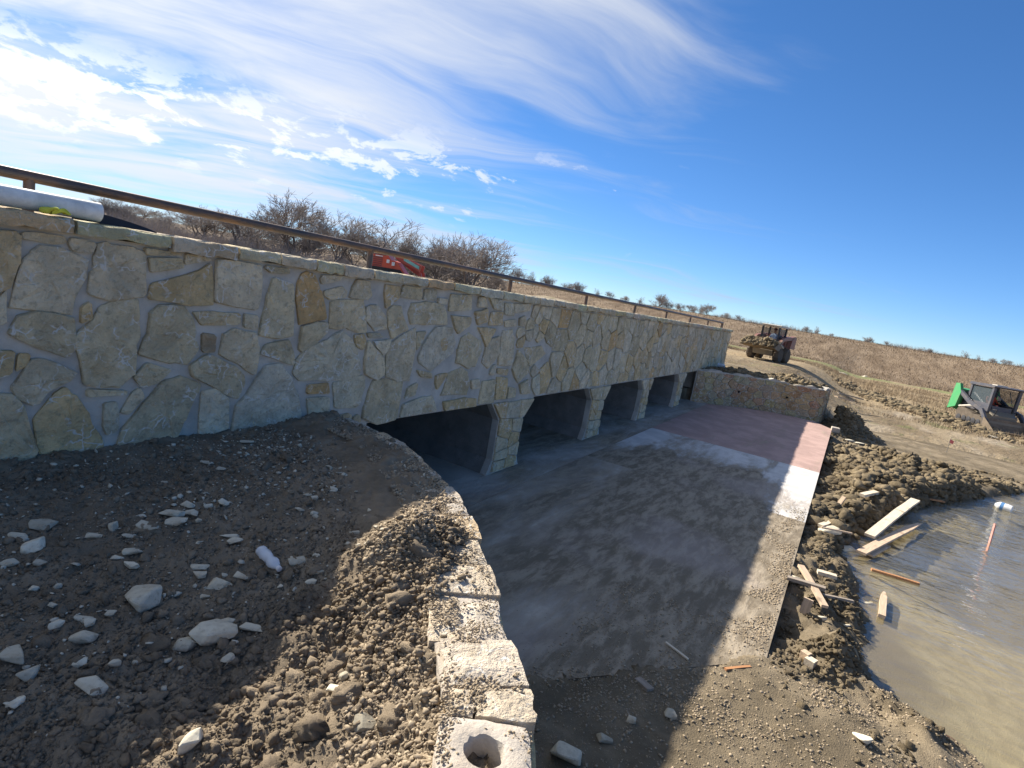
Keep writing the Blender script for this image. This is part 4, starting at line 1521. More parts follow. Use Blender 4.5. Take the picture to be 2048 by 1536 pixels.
def build_mud_clods():
    parts = []
    for n, x0, x1, a, b, lev in ((7000, 4.3, 10, 0.008, 0.042, 2), (12000, 9, 21, 0.02, 0.085, 1), (1100, 9.5, 19, 0.06, 0.14, 2)):
        x = rs.uniform(x0, x1, n * 7); y = rs.uniform(-5.0, 0.02, n * 7)
        ys = np.interp(x, SX, SY)
        d = y - ys
        dens = sstep(0.0, 0.2, d) * sstep(-0.35, 0.35, fbm(x, y, 1.7, 3, 0.6, 81)) * sstep(1.6 + 0.12 * x, 0.6, d) + 0.02 * (d > 0.02)
        hb = np.exp(-(((x - 15.6) / 2.6) ** 2 + ((y + 1.5) / 1.1) ** 2))
        dens = np.maximum(dens, hb)
        k = np.where((rs.random(len(x)) < dens) & (d > -0.03))[0][:n]
        S = powr(len(k), a, b, 2.2)
        z = bank_z(x[k], y[k])
        parts.append(lumps(rs, np.c_[x[k], y[k], z + S * 0.15], S, lev, 0.65, 0.7))
    stuff("mud_clods", parts, MUDCLOD, "broken mud clods along the bank beside the pond")
    parts = []
    # compacted crumbs on the near dirt and the sunlit strip of the slab
    x = rs.uniform(1.9, 5.6, 60000); y = rs.uniform(-1.6, 1.5, len(x))
    on = (path_dist(NW, x, y) > 0.03) & (y - np.interp(x, SX, SY) > 0)
    slab = (y > 0.06) & (x > apron_line(y))
    k = np.where(on & (rs.random(len(x)) < 0.25 + 0.75 * sstep(-0.2, 0.4, fbm(x, y, 2.2, 3, 0.6, 83))))[0][:19000]
    S = powr(len(k), 0.003, 0.016, 2.3)
    z = np.where(slab[k], floor_z(x[k]), bank_z(x[k], y[k]))
    parts.append(lumps(rs, np.c_[x[k], y[k], z + S * 0.2], S, 1, 0.4, 0.7))
    x = rs.uniform(4.6, 10.5, 9000); y = 0.07 + np.abs(rs.normal(size=len(x))) * 0.28
    k = (y < 2.5) & (x > apron_line(y)) & (rs.random(len(x)) < sstep(-0.3, 0.3, fbm(x, y, 2.0, 3, 0.6, 85)) * sstep(10.4, 9.4, x))
    S = powr(k.sum(), 0.004, 0.016, 2.2)
    parts.append(lumps(rs, np.c_[x[k], y[k], floor_z(x[k]) + S * 0.2], S, 1, 0.4, 0.6))
    stuff("dirt_crumbs", parts, CRUMB, "dry dirt crumbs scattered over the near dirt and the slab edge")
    # heaps at the far wing wall and along the dirt track
    parts = []
    x = rs.uniform(19.2, 23.5, 9000); y = rs.uniform(0.5, 4.0, len(x))
    d = path_dist(FW, x, y)
    k = np.where((d > 0.2) & (rs.random(len(x)) < np.maximum(sstep(2.2, 0.5, d) * 0.8, 0.05)))[0][:2600]
    S = powr(len(k), 0.03, 0.12, 2.0)
    parts.append(lumps(rs, np.c_[x[k], y[k], fill_z(x[k], y[k]) + S * 0.1], S, 1, 0.6, 0.75))
    x = rs.normal(22.3, 0.8, 1500); y = rs.normal(-0.25, 0.4, len(x))
    S = powr(len(x), 0.03, 0.10, 2.0)
    parts.append(lumps(rs, np.c_[x, y, bank_z(x, y) + S * 0.1], S, 1, 0.6, 0.75))
    n = 2600
    t = rs.random(n)
    A = at(1790, 800, 0.0); B = at(2010, 872, 0.0)
    A2 = at(1690, 770, 0.1)
    x = A2[0] + (B[0] - A2[0]) * t + rs.normal(size=n) * 1.1; y = A2[1] + (B[1] - A2[1]) * t + rs.normal(size=n) * 0.55
    S = powr(n, 0.05, 0.22, 2.0) * (0.4 + 0.9 * np.abs(np.sin(t * 17)))
    parts.append(lumps(rs, np.c_[x, y, ground_z(x, y) + S * 0.2], S, 1, 0.6, 0.8))
    stuff("soil_heaps", parts, MUDCLOD, "rough soil lumps heaped behind the far wing wall and along the dirt track")


build_mud_clods()


def m_rock(name, a, b_):
    m, n, b = material(name, rough=0.9, spec=0.2)
    o = n.objco()
    oi = n.new('ShaderNodeObjectInfo')
    c = n.mix(n.maprange(n.noise(16, 5, 0.65, o), 0.36, 0.66), a, b_)
    c = n.mix(n.maprange(n.noise(40, 4, 0.7, o), 0.55, 0.72, 0, 0.55), c, (0.24, 0.19, 0.13))
    c = n.mix(1.0, c, oi.outputs['Color'], 'MULTIPLY')
    g = n.new('ShaderNodeTexCoord').outputs['Generated']
    c = n.mix(n.maprange(n.math('ADD', n.sep(g)[2], n.math('MULTIPLY', n.noise(22, 4, 0.65, o), 0.9)), 0.95, 0.55, 0, 0.9), c, (0.20, 0.16, 0.115))   # caked with soil from below
    n.l.new(c, b.inputs['Base Color'])
    n.l.new(n.bump(n.noise(55, 5, 0.7, o), 0.5, 0.006), b.inputs['Normal'])
    return m


LIME = m_rock("broken limestone", (0.62, 0.56, 0.43), (0.50, 0.44, 0.33))


CHIP = plain("pale stone chips", (0.60, 0.54, 0.42), 0.9)


def rock_mesh(name, lx, ly, lz, seed, sharp=0.5):
    r = np.random.default_rng(seed)
    pts = r.uniform(-1, 1, (16, 3))
    pts /= np.maximum(np.linalg.norm(pts, axis=1)[:, None], 1e-3) ** (1 - sharp)
    pts = np.clip(pts, -0.92, 0.92)
    pts *= np.array([lx, ly, lz]) / 2
    bm = bmesh.new()
    for p in pts: bm.verts.new(p)
    h = bmesh.ops.convex_hull(bm, input=bm.verts)
    bmesh.ops.delete(bm, geom=list({g for g in h['geom_interior'] + h['geom_unused'] if isinstance(g, bmesh.types.BMVert)}), context='VERTS')
    bmesh.ops.bevel(bm, geom=list(bm.edges), offset=min(lx, ly, lz) * 0.05, segments=1, affect='EDGES')
    me = bpy.data.meshes.new(name)
    bm.to_mesh(me); bm.free()
    return me


ROCKS = [  # centre and size in pixels of an enlarged view, then label and colour
    (665, 770, 150, 140, "large squarish beige limestone block alone in the middle of the shaded soil", 1.0),
    (1000, 925, 215, 125, "largest wedge shaped pale limestone block at the edge of the sunlight", 1.08),
    (860, 970, 90, 70, "small blocky tan stone touching the left of the largest wedge block", 0.95),
    (1025, 685, 105, 70, "smooth rounded beige stone between the plastic bottle and the largest wedge block", 1.0),
    (430, 1160, 140, 85, "angular tan limestone block half in sun near the lower left", 1.0),
    (890, 1440, 88, 150, "upright pale limestone slab in the sunlit soil at the bottom edge", 1.2),
    (75, 1010, 130, 75, "grey beige flat stone near the left edge below the white lumps", 0.85),
    (135, 1105, 65, 95, "pointed upright grey stone near the left edge", 0.8),
    (390, 930, 105, 80, "flat four sided beige stone lying left below the squarish block", 0.98),
    (190, 410, 110, 70, "dull grey flat stone near the left edge close to the wall", 0.75),
    (70, 445, 115, 50, "long pale stone at the left edge beside the dull grey stone", 1.05),
    (625, 525, 82, 72, "pale four sided limestone piece tilted on the shaded soil, above the bluish white lump", 1.05),
    (805, 355, 105, 50, "upper pale stone of a pair below the middle of the wall", 1.05),
    (830, 392, 118, 48, "lower pale stone of a pair below the middle of the wall", 1.0),
    (695, 410, 92, 52, "pale triangular stone just left of the stacked pair", 0.95),
    (530, 412, 46, 72, "narrow upright pale stone left of the stacked pair", 0.95),
    (430, 462, 82, 30, "small brick shaped pale stone below the narrow upright stone", 0.95),
    (1050, 295, 52, 40, "small white square stone alone right of the stacked pair", 1.1),
    (1075, 455, 82, 34, "upper half of a split white stone above the plastic bottle", 1.1),
    (1097, 484, 70, 40, "lower half of a split white stone above the plastic bottle", 1.08),
    (930, 600, 92, 30, "flat pale slab left of the plastic bottle, upper of two", 1.0),
    (930, 637, 76, 40, "flat pale slab left of the plastic bottle, lower of two", 0.92),
    (1135, 640, 78, 46, "pale stone directly left of the plastic bottle cap", 1.0),
    (1390, 572, 90, 58, "tan wedge shaped stone just right of the plastic bottle", 0.85),
    (1175, 895, 115, 40, "thin pale shard right of the largest wedge block", 1.0),
    (1575, 1185, 92, 55, "white splinter of stone standing in the sunlit clods", 1.15),
    (60, 1235, 78, 60, "bright white stone at the left edge in sunlight", 1.2),
    (1060, 857, 70, 50, "pale stone tucked behind the largest wedge block", 1.0),
]
SMALL = [(545, 560, 60, 30), (190, 588, 55, 40), (45, 580, 70, 50), (380, 838, 95, 45), (265, 888, 60, 50), (415, 880, 45, 45), (515, 820, 55, 40), (375, 1040, 65, 50),
         (530, 1085, 45, 70), (1065, 1065, 50, 70), (240, 775, 50, 22), (155, 705, 40, 35), (975, 320, 40, 30), (880, 300, 70, 40), (880, 345, 60, 35), (1035, 143, 50, 30),
         (970, 110, 60, 20), (1155, 15, 60, 25), (760, 205, 45, 30), (1480, 620, 80, 30), (1455, 668, 50, 30), (270, 690, 40, 35), (830, 740, 30, 28), (955, 735, 50, 30),
         (1055, 640, 40, 30), (600, 460, 70, 20), (660, 360, 50, 25), (915, 350, 40, 40), (1560, 230, 45, 18), (1440, 265, 55, 18), (1475, 352, 40, 32), (1400, 328, 50, 20),
         (1540, 130, 40, 30), (1310, 695, 28, 22), (1480, 540, 40, 18), (930, 380, 30, 25)]
SMALL2 = [(640, 20, 60, 20), (170, 75, 50, 15), (75, 125, 40, 35), (500, 145, 50, 20), (370, 190, 35, 25), (75, 210, 40, 35), (485, 245, 50, 25), (405, 280, 45, 25), (285, 305, 55, 30),
          (590, 170, 30, 20), (425, 365, 35, 20), (640, 20, 60, 22)]


def put_rock(px, py, w, h, shade, seed, ground=on_bench, sink=0.25):
    p = ground(px, py)
    dep = float((np.array(p) - EYE) @ ROT[:, 2])
    k = dep / FPX
    lx = w * k * 1.22; lz = max(0.75 * h * k, 0.4 * lx * h / w); ly = min(h * k * 1.5, lx * 1.6)
    me = rock_mesh("limestone_fragment", lx, ly, lz, seed)
    o = link("limestone_fragment", me, LIME)
    r = np.random.default_rng(seed + 1)
    o.location = (p[0], p[1], p[2] + lz * (0.5 - sink))
    o.rotation_euler = (r.uniform(-0.12, 0.12), r.uniform(-0.12, 0.12), math.atan2(-0.85, 0.5) + r.uniform(-0.3, 0.3))
    o.color = (shade, shade, shade, 1)
    return o


def build_rocks():
    for i, (cx, cy, w, h, lab, sh) in enumerate(ROCKS):
        o = put_rock(cx / 2.341, 880 + cy / 2.341, w / 2.341, h / 2.341, sh, 100 + i)
        tag(o, lab, "stone")
    for i, (cx, cy, w, h) in enumerate(SMALL):
        o = put_rock(cx / 2.341, 880 + cy / 2.341, w / 2.341, h / 2.341, rs.uniform(0.85, 1.12), 200 + i)
        tag(o, "small pale limestone chip lying on the loose soil below the bridge wall", "stone", "limestone chips on the soil bench")
    for i, (cx, cy, w, h) in enumerate(SMALL2):
        o = put_rock(600 + cx / 2.622, 950 + cy / 2.622, w / 2.622, h / 2.622, rs.uniform(0.9, 1.12), 300 + i)
        tag(o, "small pale limestone chip lying on the loose soil below the bridge wall", "stone", "limestone chips on the soil bench")
    for px, py, w, h, lab, sh in ((751, 1152, 42, 28, "tan and white block half sunk in the big sunlit soil lump", 1.0), (694, 1354, 32, 24, "grey square stone in the sunlit clods left of the wing wall", 0.6),
                                  (731, 1450, 46, 32, "grey angular stone near the bottom left of the hollow block", 0.5), (262, 1137, 38, 17, "bluish white mortar lump on the shaded soil", 1.25),
                                  (68, 1098, 34, 43, "knobbly white mortar lump near the left edge", 1.25)):
        o = put_rock(px, py, w, h, sh, int(px))
        tag(o, lab, "stone")
    # tiny chips, too many to count
    P = bench_points(8000, 0.0)
    k = P[:, 1] > 1.9
    P = P[k]
    den = 0.25 + sstep(-0.1, 0.5, fbm(P[:, 0], P[:, 1], 1.4, 2, 0.5, 91)) * sstep(1.2, 2.6, P[:, 0])
    P = P[rs.random(len(P)) < den]
    S = powr(len(P), 0.003, 0.021, 2.2)
    stuff("stone_chips", [lumps(rs, P + np.c_[0 * S, 0 * S, S * 0.3 + 0.003], S, 1, 0.5, 0.45)], CHIP, "tiny pale stone chips sprinkled over the dark soil")


def on_bank(px, py):
    z = -0.05
    for _ in range(10):
        p = at(px, py, z)
        z = 0.6 * z + 0.4 * float(bank_z(p[0], p[1]))
    return np.array([p[0], p[1], z])


def on_floor(px, py):
    z = 0.05
    for _ in range(8):
        p = at(px, py, z)
        z = float(floor_z(p[0]))
    return np.array([p[0], p[1], z])


def on_ground(px, py):
    z = 0.0
    for _ in range(25):
        p = at(px, py, z)
        z = 0.7 * z + 0.3 * float(ground_z(p[0], p[1]))
    return np.array([p[0], p[1], z])


def build_low_rocks():
    for px, py, w, h, g, lab, sh in (
            (1128, 1512, 62, 60, on_bank, "big whitish stone at the foot of the near wing wall", 1.0),
            (1343, 1432, 28, 22, on_bank, "round pale stone in shade on the dirt below the slab joint", 0.8),
            (1262, 1440, 20, 20, on_bank, "small white stone left of the round pale stone", 0.9),
            (1205, 1478, 34, 24, on_bank, "tan flat stone in shade at the bottom centre", 0.7),
            (1662, 1066, 60, 26, on_bank, "whitish crust of dried mortar beside the slab edge", 1.05),
            (1695, 1102, 36, 20, on_bank, "pale mortar lump near the end of the split plank", 1.05),
            (1652, 1010, 20, 16, on_bank, "small white lump in the mud beside the white slab", 1.15),
            (1590, 1160, 34, 22, on_bank, "knobbly pale mortar lump under the crossed boards", 0.95),
            (1640, 1238, 30, 14, on_bank, "oblong pale stone in the mud below the leaning board", 1.0),
            (1694, 1252, 16, 9, on_bank, "small white chip in the mud near the water", 1.15),
            (1722, 1478, 40, 24, on_bank, "flat white stone scrap in the mud at the bottom right", 1.25),
            (1738, 1206, 22, 9, on_bank, "white splinter at the water line beside the floating plank", 1.2),
            (1700, 882, 22, 8, on_bank, "bright pale stone beyond the corner of the pink slab", 1.15),
            (1718, 887, 20, 6, on_bank, "flat pale stone right of the bright pale stone", 1.1),
            (1685, 749, 16, 9, on_ground, "bright white stone out in the field behind the wing wall", 1.25),
            (1729, 754, 9, 6, on_ground, "tiny white stone alone in the field", 1.25),
            (1858, 825, 22, 10, on_ground, "pale boulder in the lumpy soil beside the dirt track", 1.1),
            (1985, 876, 20, 9, on_ground, "pale stone on the track in front of the green loader", 1.15)):
        o = put_rock(px, py, w, h, sh, int(px + py), g, 0.3)
        tag(o, lab, "stone")


build_rocks()
build_low_rocks()


# ------------------------------------------------------------------ small things
def plank(px0, py0, px1, py1, z0, z1, w, t, mat, label, name="plank", roll=0.0, marks=(), point=False, cat="plank"):
    a = at(px0, py0, z0); b = at(px1, py1, z1)
    L = float(np.linalg.norm(b - a))
    h = L / 2
    bm = MB()
    n = 5
    r = np.random.default_rng(int(px0 * 7 + py0))
    V = []; F = []
    for i in range(n + 1):
        x = -h + L * i / n
        k = 0.35 if (point and i == n) else 1.0
        j = r.uniform(-0.03, 0.03, 2) * w
        bow = 0.006 * L * math.sin(math.pi * i / n)
        V += [(x, -w / 2 * k + j[0], -t / 2 + bow), (x, w / 2 * k + j[1], -t / 2 + bow), (x, w / 2 * k + j[1], t / 2 + bow), (x, -w / 2 * k + j[0], t / 2 + bow)]
    for i in range(n):
        for k in range(4):
            p, q = i * 4 + k, i * 4 + (k + 1) % 4
            F.append((p, p + 4, q + 4, q))
    F += [(0, 1, 2, 3), (n * 4 + 3, n * 4 + 2, n * 4 + 1, n * 4)]
    o = bm.add(V, F).build(name, mat)
    d = Vector(b - a).normalized()
    side = Vector((0, 0, 1)).cross(d).normalized()
    up = d.cross(side)
    M = Matrix((d, side, up)).transposed().to_4x4() @ Matrix.Rotation(roll, 4, 'X')
    M.translation = Vector((a + b) / 2) + Vector((0, 0, t / 2))
    o.matrix_world = M
    tag(o, label, cat)
    for f in marks:
        q = MB().box((-h + L * f, 0, t / 2 + 0.002), (0.012, w * 1.02, 0.004)).build("strap_mark", BLACK, o)
    return o


def build_planks():
    plank(1738, 1074, 1830, 1002, -0.09, 0.06, 0.15, 0.04, PALEPINE, "long pale plank resting on mud and water with two dark cross marks", marks=(0.5, 0.87))
    plank(1722, 1108, 1837, 1050, -0.15, -0.14, 0.13, 0.035, PINE, "pinkish pine plank floating below the long pale plank", marks=(0.78,), point=True)
    plank(1740, 1113, 1776, 1094, -0.19, -0.18, 0.07, 0.03, PINE, "split lower board beside the floating pinkish pine plank")
    plank(1601, 1134, 1649, 1216, 0.12, 0.05, 0.07, 0.03, PINE, "slim pine board crossing over the slab edge towards the pond")
    plank(1574, 1158, 1650, 1181, 0.08, 0.10, 0.07, 0.035, GREYWOOD, "weathered grey board lying across the slab edge under the slim board")
    plank(1634, 1146, 1672, 1157, 0.0, 0.0, 0.08, 0.04, PALEPINE, "short yellowish board on the mud above the crossed boards")
    plank(1607, 1230, 1617, 1201, -0.06, 0.10, 0.09, 0.035, PINE, "short board leaning against the slab side below the crossed boards", roll=0.4)
    plank(1645, 1192, 1706, 1205, -0.02, -0.04, 0.035, 0.025, GREYWOOD, "thin brown stick lying on the mud towards the water", cat="stick")
    plank(1762, 1236, 1767, 1189, -0.19, -0.19, 0.07, 0.04, PINE, "pointed orange tinted plank floating alone in the shallow water", point=True)
    plank(1742, 1141, 1838, 1170, -0.19, -0.21, 0.05, 0.03, REDWOOD, "reddish stick half sunk in the water below the planks", cat="stick")
    plank(1640, 1054, 1663, 1047, 0.0, 0.02, 0.08, 0.04, PALEPINE, "short pale board end beside the white slab corner")
    plank(1674, 1016, 1688, 996, 0.03, 0.20, 0.07, 0.035, PINE, "small pine stake sticking up from the mud")
    plank(1723, 993, 1752, 987, 0.12, 0.14, 0.10, 0.05, PALEPINE, "whitish short board on the mud heap by the water")
    plank(1642, 1056, 1703, 1068, 0.06, 0.02, 0.025, 0.02, PINE, "thin lath lying over the mortar crust", cat="stick")
    plank(1828, 994, 1888, 1005, -0.12, -0.14, 0.05, 0.03, REDWOOD, "brown stick along the water line behind the long pale plank", cat="stick")
    plank(1605, 1318, 1614, 1315, -0.02, -0.02, 0.07, 0.06, PINE, "cut wood block at the near corner of the slab, upper of two")
    plank(1615, 1333, 1624, 1328, -0.03, -0.03, 0.08, 0.06, PALEPINE, "cut wood block at the near corner of the slab, lower of two")
    plank(1672, 794, 1703, 803, 0.62, 0.50, 0.16, 0.05, PINE, "orange board lying in shade beyond the far wing wall end")
    plank(1676, 787, 1725, 800, 0.60, 0.45, 0.12, 0.05, GREYWOOD, "grey board lying behind the orange board beyond the far wing wall")
    plank(1331, 1286, 1376, 1320, 0.056, 0.056, 0.02, 0.012, PALEPINE, "thin pale sliver of wood on the shaded slab", cat="stick")
    plank(1274, 1362, 1300, 1385, 0.05, 0.06, 0.06, 0.03, GREYWOOD, "dark scrap of bark on the dirt below the slab joint", cat="stick")
    plank(1290, 1375, 1297, 1397, 0.06, 0.03, 0.02, 0.015, PALEPINE, "tiny yellow stick beside the dark scrap of bark", cat="stick")
    o = plank(1450, 1341, 1500, 1336, 0.04, 0.04, 0.025, 0.02, REDWOOD, "thin reddish stick at the edge of the shadow on the slab joint", cat="stick")


build_planks()


def orient(o, a, b):
    """local +x from a to b"""
    d = Vector(b - a).normalized()
    s = Vector((0, 0, 1)).cross(d).normalized()
    M = Matrix((d, s, d.cross(s))).transposed().to_4x4()
    M.translation = Vector(a)
    o.matrix_world = M


def build_small():
    # crushed water bottle
    m, n, b = material("thin clear plastic", (0.86, 0.88, 0.90), 0.22, spec=0.5)
    b.inputs['Transmission Weight'].default_value = 0.35
    n.l.new(n.bump(n.noise(30, 3, 0.5, n.objco()), 0.35, 0.01), b.inputs['Normal'])
    a = on_bench(519, 1112); c = on_bench(558, 1152)
    L = float(np.linalg.norm(c - a))
    root = empty("plastic_bottle"); orient(root, a + [0, 0, .035], c + [0, 0, .035])
    tag(root, "crushed clear plastic bottle lying on the shaded soil", "bottle")
    mb = MB()
    prof = [(0.015, 0.0), (0.031, 0.004), (0.034, 0.02), (0.032, 0.03), (0.034, 0.05), (0.030, 0.065), (0.033, 0.09), (0.029, 0.105), (0.033, 0.125), (0.032, 0.145), (0.024, 0.168), (0.014, 0.182), (0.0125, 0.19)]
    sc = L / 0.205
    mb.lathe([(r * sc, h * sc) for r, h in prof], axis='X', seg=18)
    r = np.random.default_rng(4)
    vv = []
    for x, y, z in mb.v:
        k = 1 + 0.10 * math.sin(x * 90 + y * 120) * (0.02 < x / sc < 0.15)
        vv.append((x, y * k, z * (0.82 if z > 0 else 0.92) * k))
    mb.v = vv
    mb.build("body", m, root, smooth=True)
    MB().lathe([(0.0155 * sc, 0.187 * sc), (0.0155 * sc, 0.205 * sc), (0.013 * sc, 0.207 * sc)], axis='X', seg=14).build("cap", plain("cap white", (0.75, 0.72, 0.70)), root, smooth=True)
    # white drain pipe on the coping
    pvc = plain("dirty white pipe", (0.74, 0.74, 0.70), 0.45)
    zc = cap_top(0) + 0.062
    root = empty("drain_pipe", (0, 4.07, zc))
    tag(root, "thick white plastic pipe lying on top of the bridge wall", "pipe")
    mb = MB(); sg = 24
    rings = [(-2.6, 0.056), (1.86, 0.056), (1.885, 0.056), (1.885, 0.050), (-2.6, 0.050)]
    V = []; F = []
    for x, r_ in rings:
        for k in range(sg):
            q = 2 * math.pi * k / sg
            V.append((x, r_ * math.cos(q), r_ * math.sin(q)))
    for i in range(len(rings) - 1):
        for k in range(sg):
            F.append((i * sg + k, i * sg + (k + 1) % sg, (i + 1) * sg + (k + 1) % sg, (i + 1) * sg + k))
    mb.add(V, F).build("body", pvc, root, smooth=True)
    # yellow work glove
    ym = plain("yellow green cloth", (0.62, 0.62, 0.08), 0.9)
    g0 = np.array([1.60, 3.985, cap_top(1.6) + 0.012])
    bm = bmesh.new()
    vs = []; rad = []

    def chain(pts, rr, root_i=None):
        prev = root_i
        for p, q in zip(pts, rr):
            v = bm.verts.new(p); vs.append(v); rad.append(q)
            if prev is not None: bm.edges.new((vs[prev], v))
            prev = len(vs) - 1
        return prev
    chain([(-0.055, 0, 0.012), (-0.02, 0.0, 0.014), (0.015, 0.0, 0.014)], [0.020, 0.022, 0.020])
    for dy, Lf, dz in ((-0.020, 0.055, 0.010), (-0.007, 0.065, 0.022), (0.008, 0.060, 0.006), (0.021, 0.045, 0.014)):
        chain([(0.03, dy, 0.012 + dz * .3), (0.03 + Lf * 0.5, dy * 1.3, 0.016 + dz), (0.03 + Lf, dy * 1.2, 0.008)], [0.009, 0.008, 0.006], 2)
    chain([(-0.005, -0.026, 0.022), (0.015, -0.045, 0.034), (0.03, -0.052, 0.028)], [0.010, 0.009, 0.006], 1)
    me = bpy.data.meshes.new("work_glove"); bm.to_mesh(me); bm.free()
    o = link("work_glove", me, ym)
    o.location = g0; o.rotation_euler = (0, 0, -0.15)
    o.modifiers.new("skin", 'SKIN'); o.modifiers.new("sub", 'SUBSURF').levels = 1
    o.modifiers['sub'].render_levels = 1
    for sv, q in zip(me.skin_vertices[0].data, rad): sv.radius = (q * 1.25, q)
    me.skin_vertices[0].data[0].use_root = True
    tag(o, "crumpled yellow green work glove beside the white pipe", "glove")
    # black sheet
    V = []; F = []
    nn = 12
    for i in range(nn + 1):
        t = i / nn
        x = 1.78 + 0.50 * t
        z = cap_top(x) + 0.006 + 0.062 * math.cos(t * math.pi / 2) ** 0.8
        for y, dz in ((4.16, 0), (4.36, 0.012), (4.36, 0.005), (4.16, -0.007)):
            V.append((x, y, z + dz))
        V.append((x, 4.158, cap_top(x) + 0.003))
    for i in range(nn):
        k = i * 5; q = k + 5
        F += [(k, q, q + 1, k + 1), (k + 1, q + 1, q + 2, k + 2), (k + 2, q + 2, q + 3, k + 3), (k + 3, q + 3, q + 4, k + 4), (k, k + 4, q + 4, q)]
    c = np.array([2.0, 4.25, 2.67])
    o = MB().add(np.array(V) - c, F).build("plastic_sheet", plain("black plastic", (0.018, 0.02, 0.03), 0.5), smooth=True)
    o.location = c
    tag(o, "arched black plastic sheet on the wall top past the white pipe end", "sheet")
    # jug floating
    p = at(2010, 1020, WATER_Z); q = at(1985, 1012, WATER_Z)
    root = empty("plastic_jug"); orient(root, p + [0, 0, 0.05], q + [0, 0, 0.05])
    tag(root, "white plastic jug with blue band floating in the pond", "jug")
    L = float(np.linalg.norm(q - p)) * 1.0
    MB().lathe([(0.05, -0.12), (0.085, -0.11), (0.095, -0.02), (0.095, L * 0.4), (0.09, L * 0.55), (0.05, L * 0.75), (0.035, L * 0.85)], axis='X', seg=16).build("body", plain("jug white", (0.78, 0.78, 0.76), 0.4), root, smooth=True)
    MB().lathe([(0.097, L * 0.12), (0.097, L * 0.38)], axis='X', seg=16).build("band", plain("jug blue", (0.10, 0.25, 0.50), 0.5), root, smooth=True)
    # pink survey lath standing in the water
    p = at(1979, 1086, WATER_Z)
    o = MB().box((0, 0, 0.10), (0.045, 0.02, 0.50), None, 0.003).build("survey_lath", plain("faded pink paint", (0.62, 0.32, 0.27), 0.8))
    o.location = p; o.rotation_euler = (0.05, 0.10, 0.4)
    tag(o, "pink painted wooden lath standing in the pond", "stake")
    # pin flag
    p = on_ground(1893, 905)
    root = empty("pin_flag", p)
    tag(root, "small pink marker flag on a wire in the dirt by the pond", "flag")
    MB().tube([(0, 0, -0.05), (0, 0, 0.25), (0.01, 0, 0.45)], 0.006, 6).build("wire", plain("flag wire", (0.2, 0.2, 0.2)), root)
    V = [(0.01, 0, 0.45), (0.01, 0, 0.33), (0.05, -0.10, 0.30), (0.05, -0.12, 0.40), (0.02, 0.002, 0.45), (0.02, 0.002, 0.33), (0.056, -0.098, 0.30), (0.056, -0.118, 0.40)]
    MB().add(V, [(0, 1, 2, 3), (7, 6, 5, 4), (0, 4, 5, 1), (1, 5, 6, 2), (2, 6, 7, 3), (3, 7, 4, 0)]).build("flag", plain("flag pink", (0.8, 0.2, 0.18), 0.8), root)
    # bent wire at the water line
    pts = [at(1832, 1438, -0.13), at(1865, 1455, -0.10), at(1905, 1478, -0.08), at(1935, 1503, -0.08), at(1955, 1530, -0.12), at(1966, 1560, -0.16)]
    c = pts[2].copy()
    o = MB().tube([q - c for q in pts], 0.008, 8).build("bent_rebar", plain("rusty rebar", (0.10, 0.055, 0.035), 0.8), smooth=True)
    o.location = c
    tag(o, "thin rusty bent rod arching over the muddy shore", "rod")
    # pale pipe end in the far wall
    v = ROT @ np.array([1440 - 1024, 731 - 768, FPX]); q = EYE + v * (3.93 / v[1])
    o = MB().lathe([(0.075, -0.12), (0.075, 0.16), (0.060, 0.16), (0.058, -0.06)], axis='Y', seg=16).build("pipe_end", plain("pipe end grey", (0.66, 0.70, 0.76), 0.5), smooth=True)
    o.location = q; o.rotation_euler = (0, 0, math.pi)
    tag(o, "round pale pipe end poking out of the wall above the far wing wall", "pipe")


build_small()

# ------------------------------------------------------------------ machines
RUBBER = plain("tyre rubber", (0.045, 0.042, 0.04), 0.85)
DUSTRUB = plain("dusty rubber", (0.13, 0.105, 0.08), 0.9)
DARK = plain("dark steel", (0.05, 0.05, 0.055), 0.55)
STEEL = plain("worn bucket steel", (0.20, 0.155, 0.11), 0.6)
GLASSM, _n, _b = material("cab glass", (0.10, 0.13, 0.15), 0.08, spec=0.6)
_b.inputs['Alpha'].default_value = 0.45
CREAM = m_paint("cream paint", (0.62, 0.58, 0.50), 0.4)
RED = m_paint("worn red paint", (0.26, 0.08, 0.07), 0.75)
ORANGE = m_paint("orange red paint", (0.62, 0.075, 0.03), 0.18)
ORANGE2 = m_paint("darker orange red", (0.40, 0.05, 0.03), 0.2)
GREEN = m_paint("bright green paint", (0.05, 0.36, 0.13), 0.3)
NAVY = m_paint("dark blue grey paint", (0.06, 0.07, 0.10), 0.35)
TANST = m_paint("dusty steel", (0.20, 0.18, 0.145), 0.45)
SOILLOAD = MUDCLOD


def wheel(parent, x, y, r, w, mat, rimmat):
    o = MB().lathe([(r * 0.55, -w / 2), (r * 0.86, -w / 2), (r * 0.97, -w * 0.38), (r, -w * 0.2), (r, w * 0.2), (r * 0.97, w * 0.38), (r * 0.86, w / 2), (r * 0.55, w / 2)], (x, y, r), 'Y', 22).build("wheel", mat, parent, smooth=True)
    mb = MB()
    for k in range(18):
        q = 2 * math.pi * k / 18
        for sgn in (-1, 1):
            mb.box((x + math.cos(q + sgn * 0.05) * r * 1.0, y + sgn * w * 0.22, r + math.sin(q + sgn * 0.05) * r * 1.0), (0.05, w * 0.42, 0.035), (0, -q + math.pi / 2, sgn * 0.35))
    mb.build("tread", mat, o)
    s = 1 if y > 0 else -1
    MB().lathe([(r * 0.5, 0), (r * 0.55, s * w * 0.1), (r * 0.2, s * w * 0.06)], (x, y + s * w * 0.38, r), 'Y', 16).build("rim", rimmat, o, smooth=True)
    return o


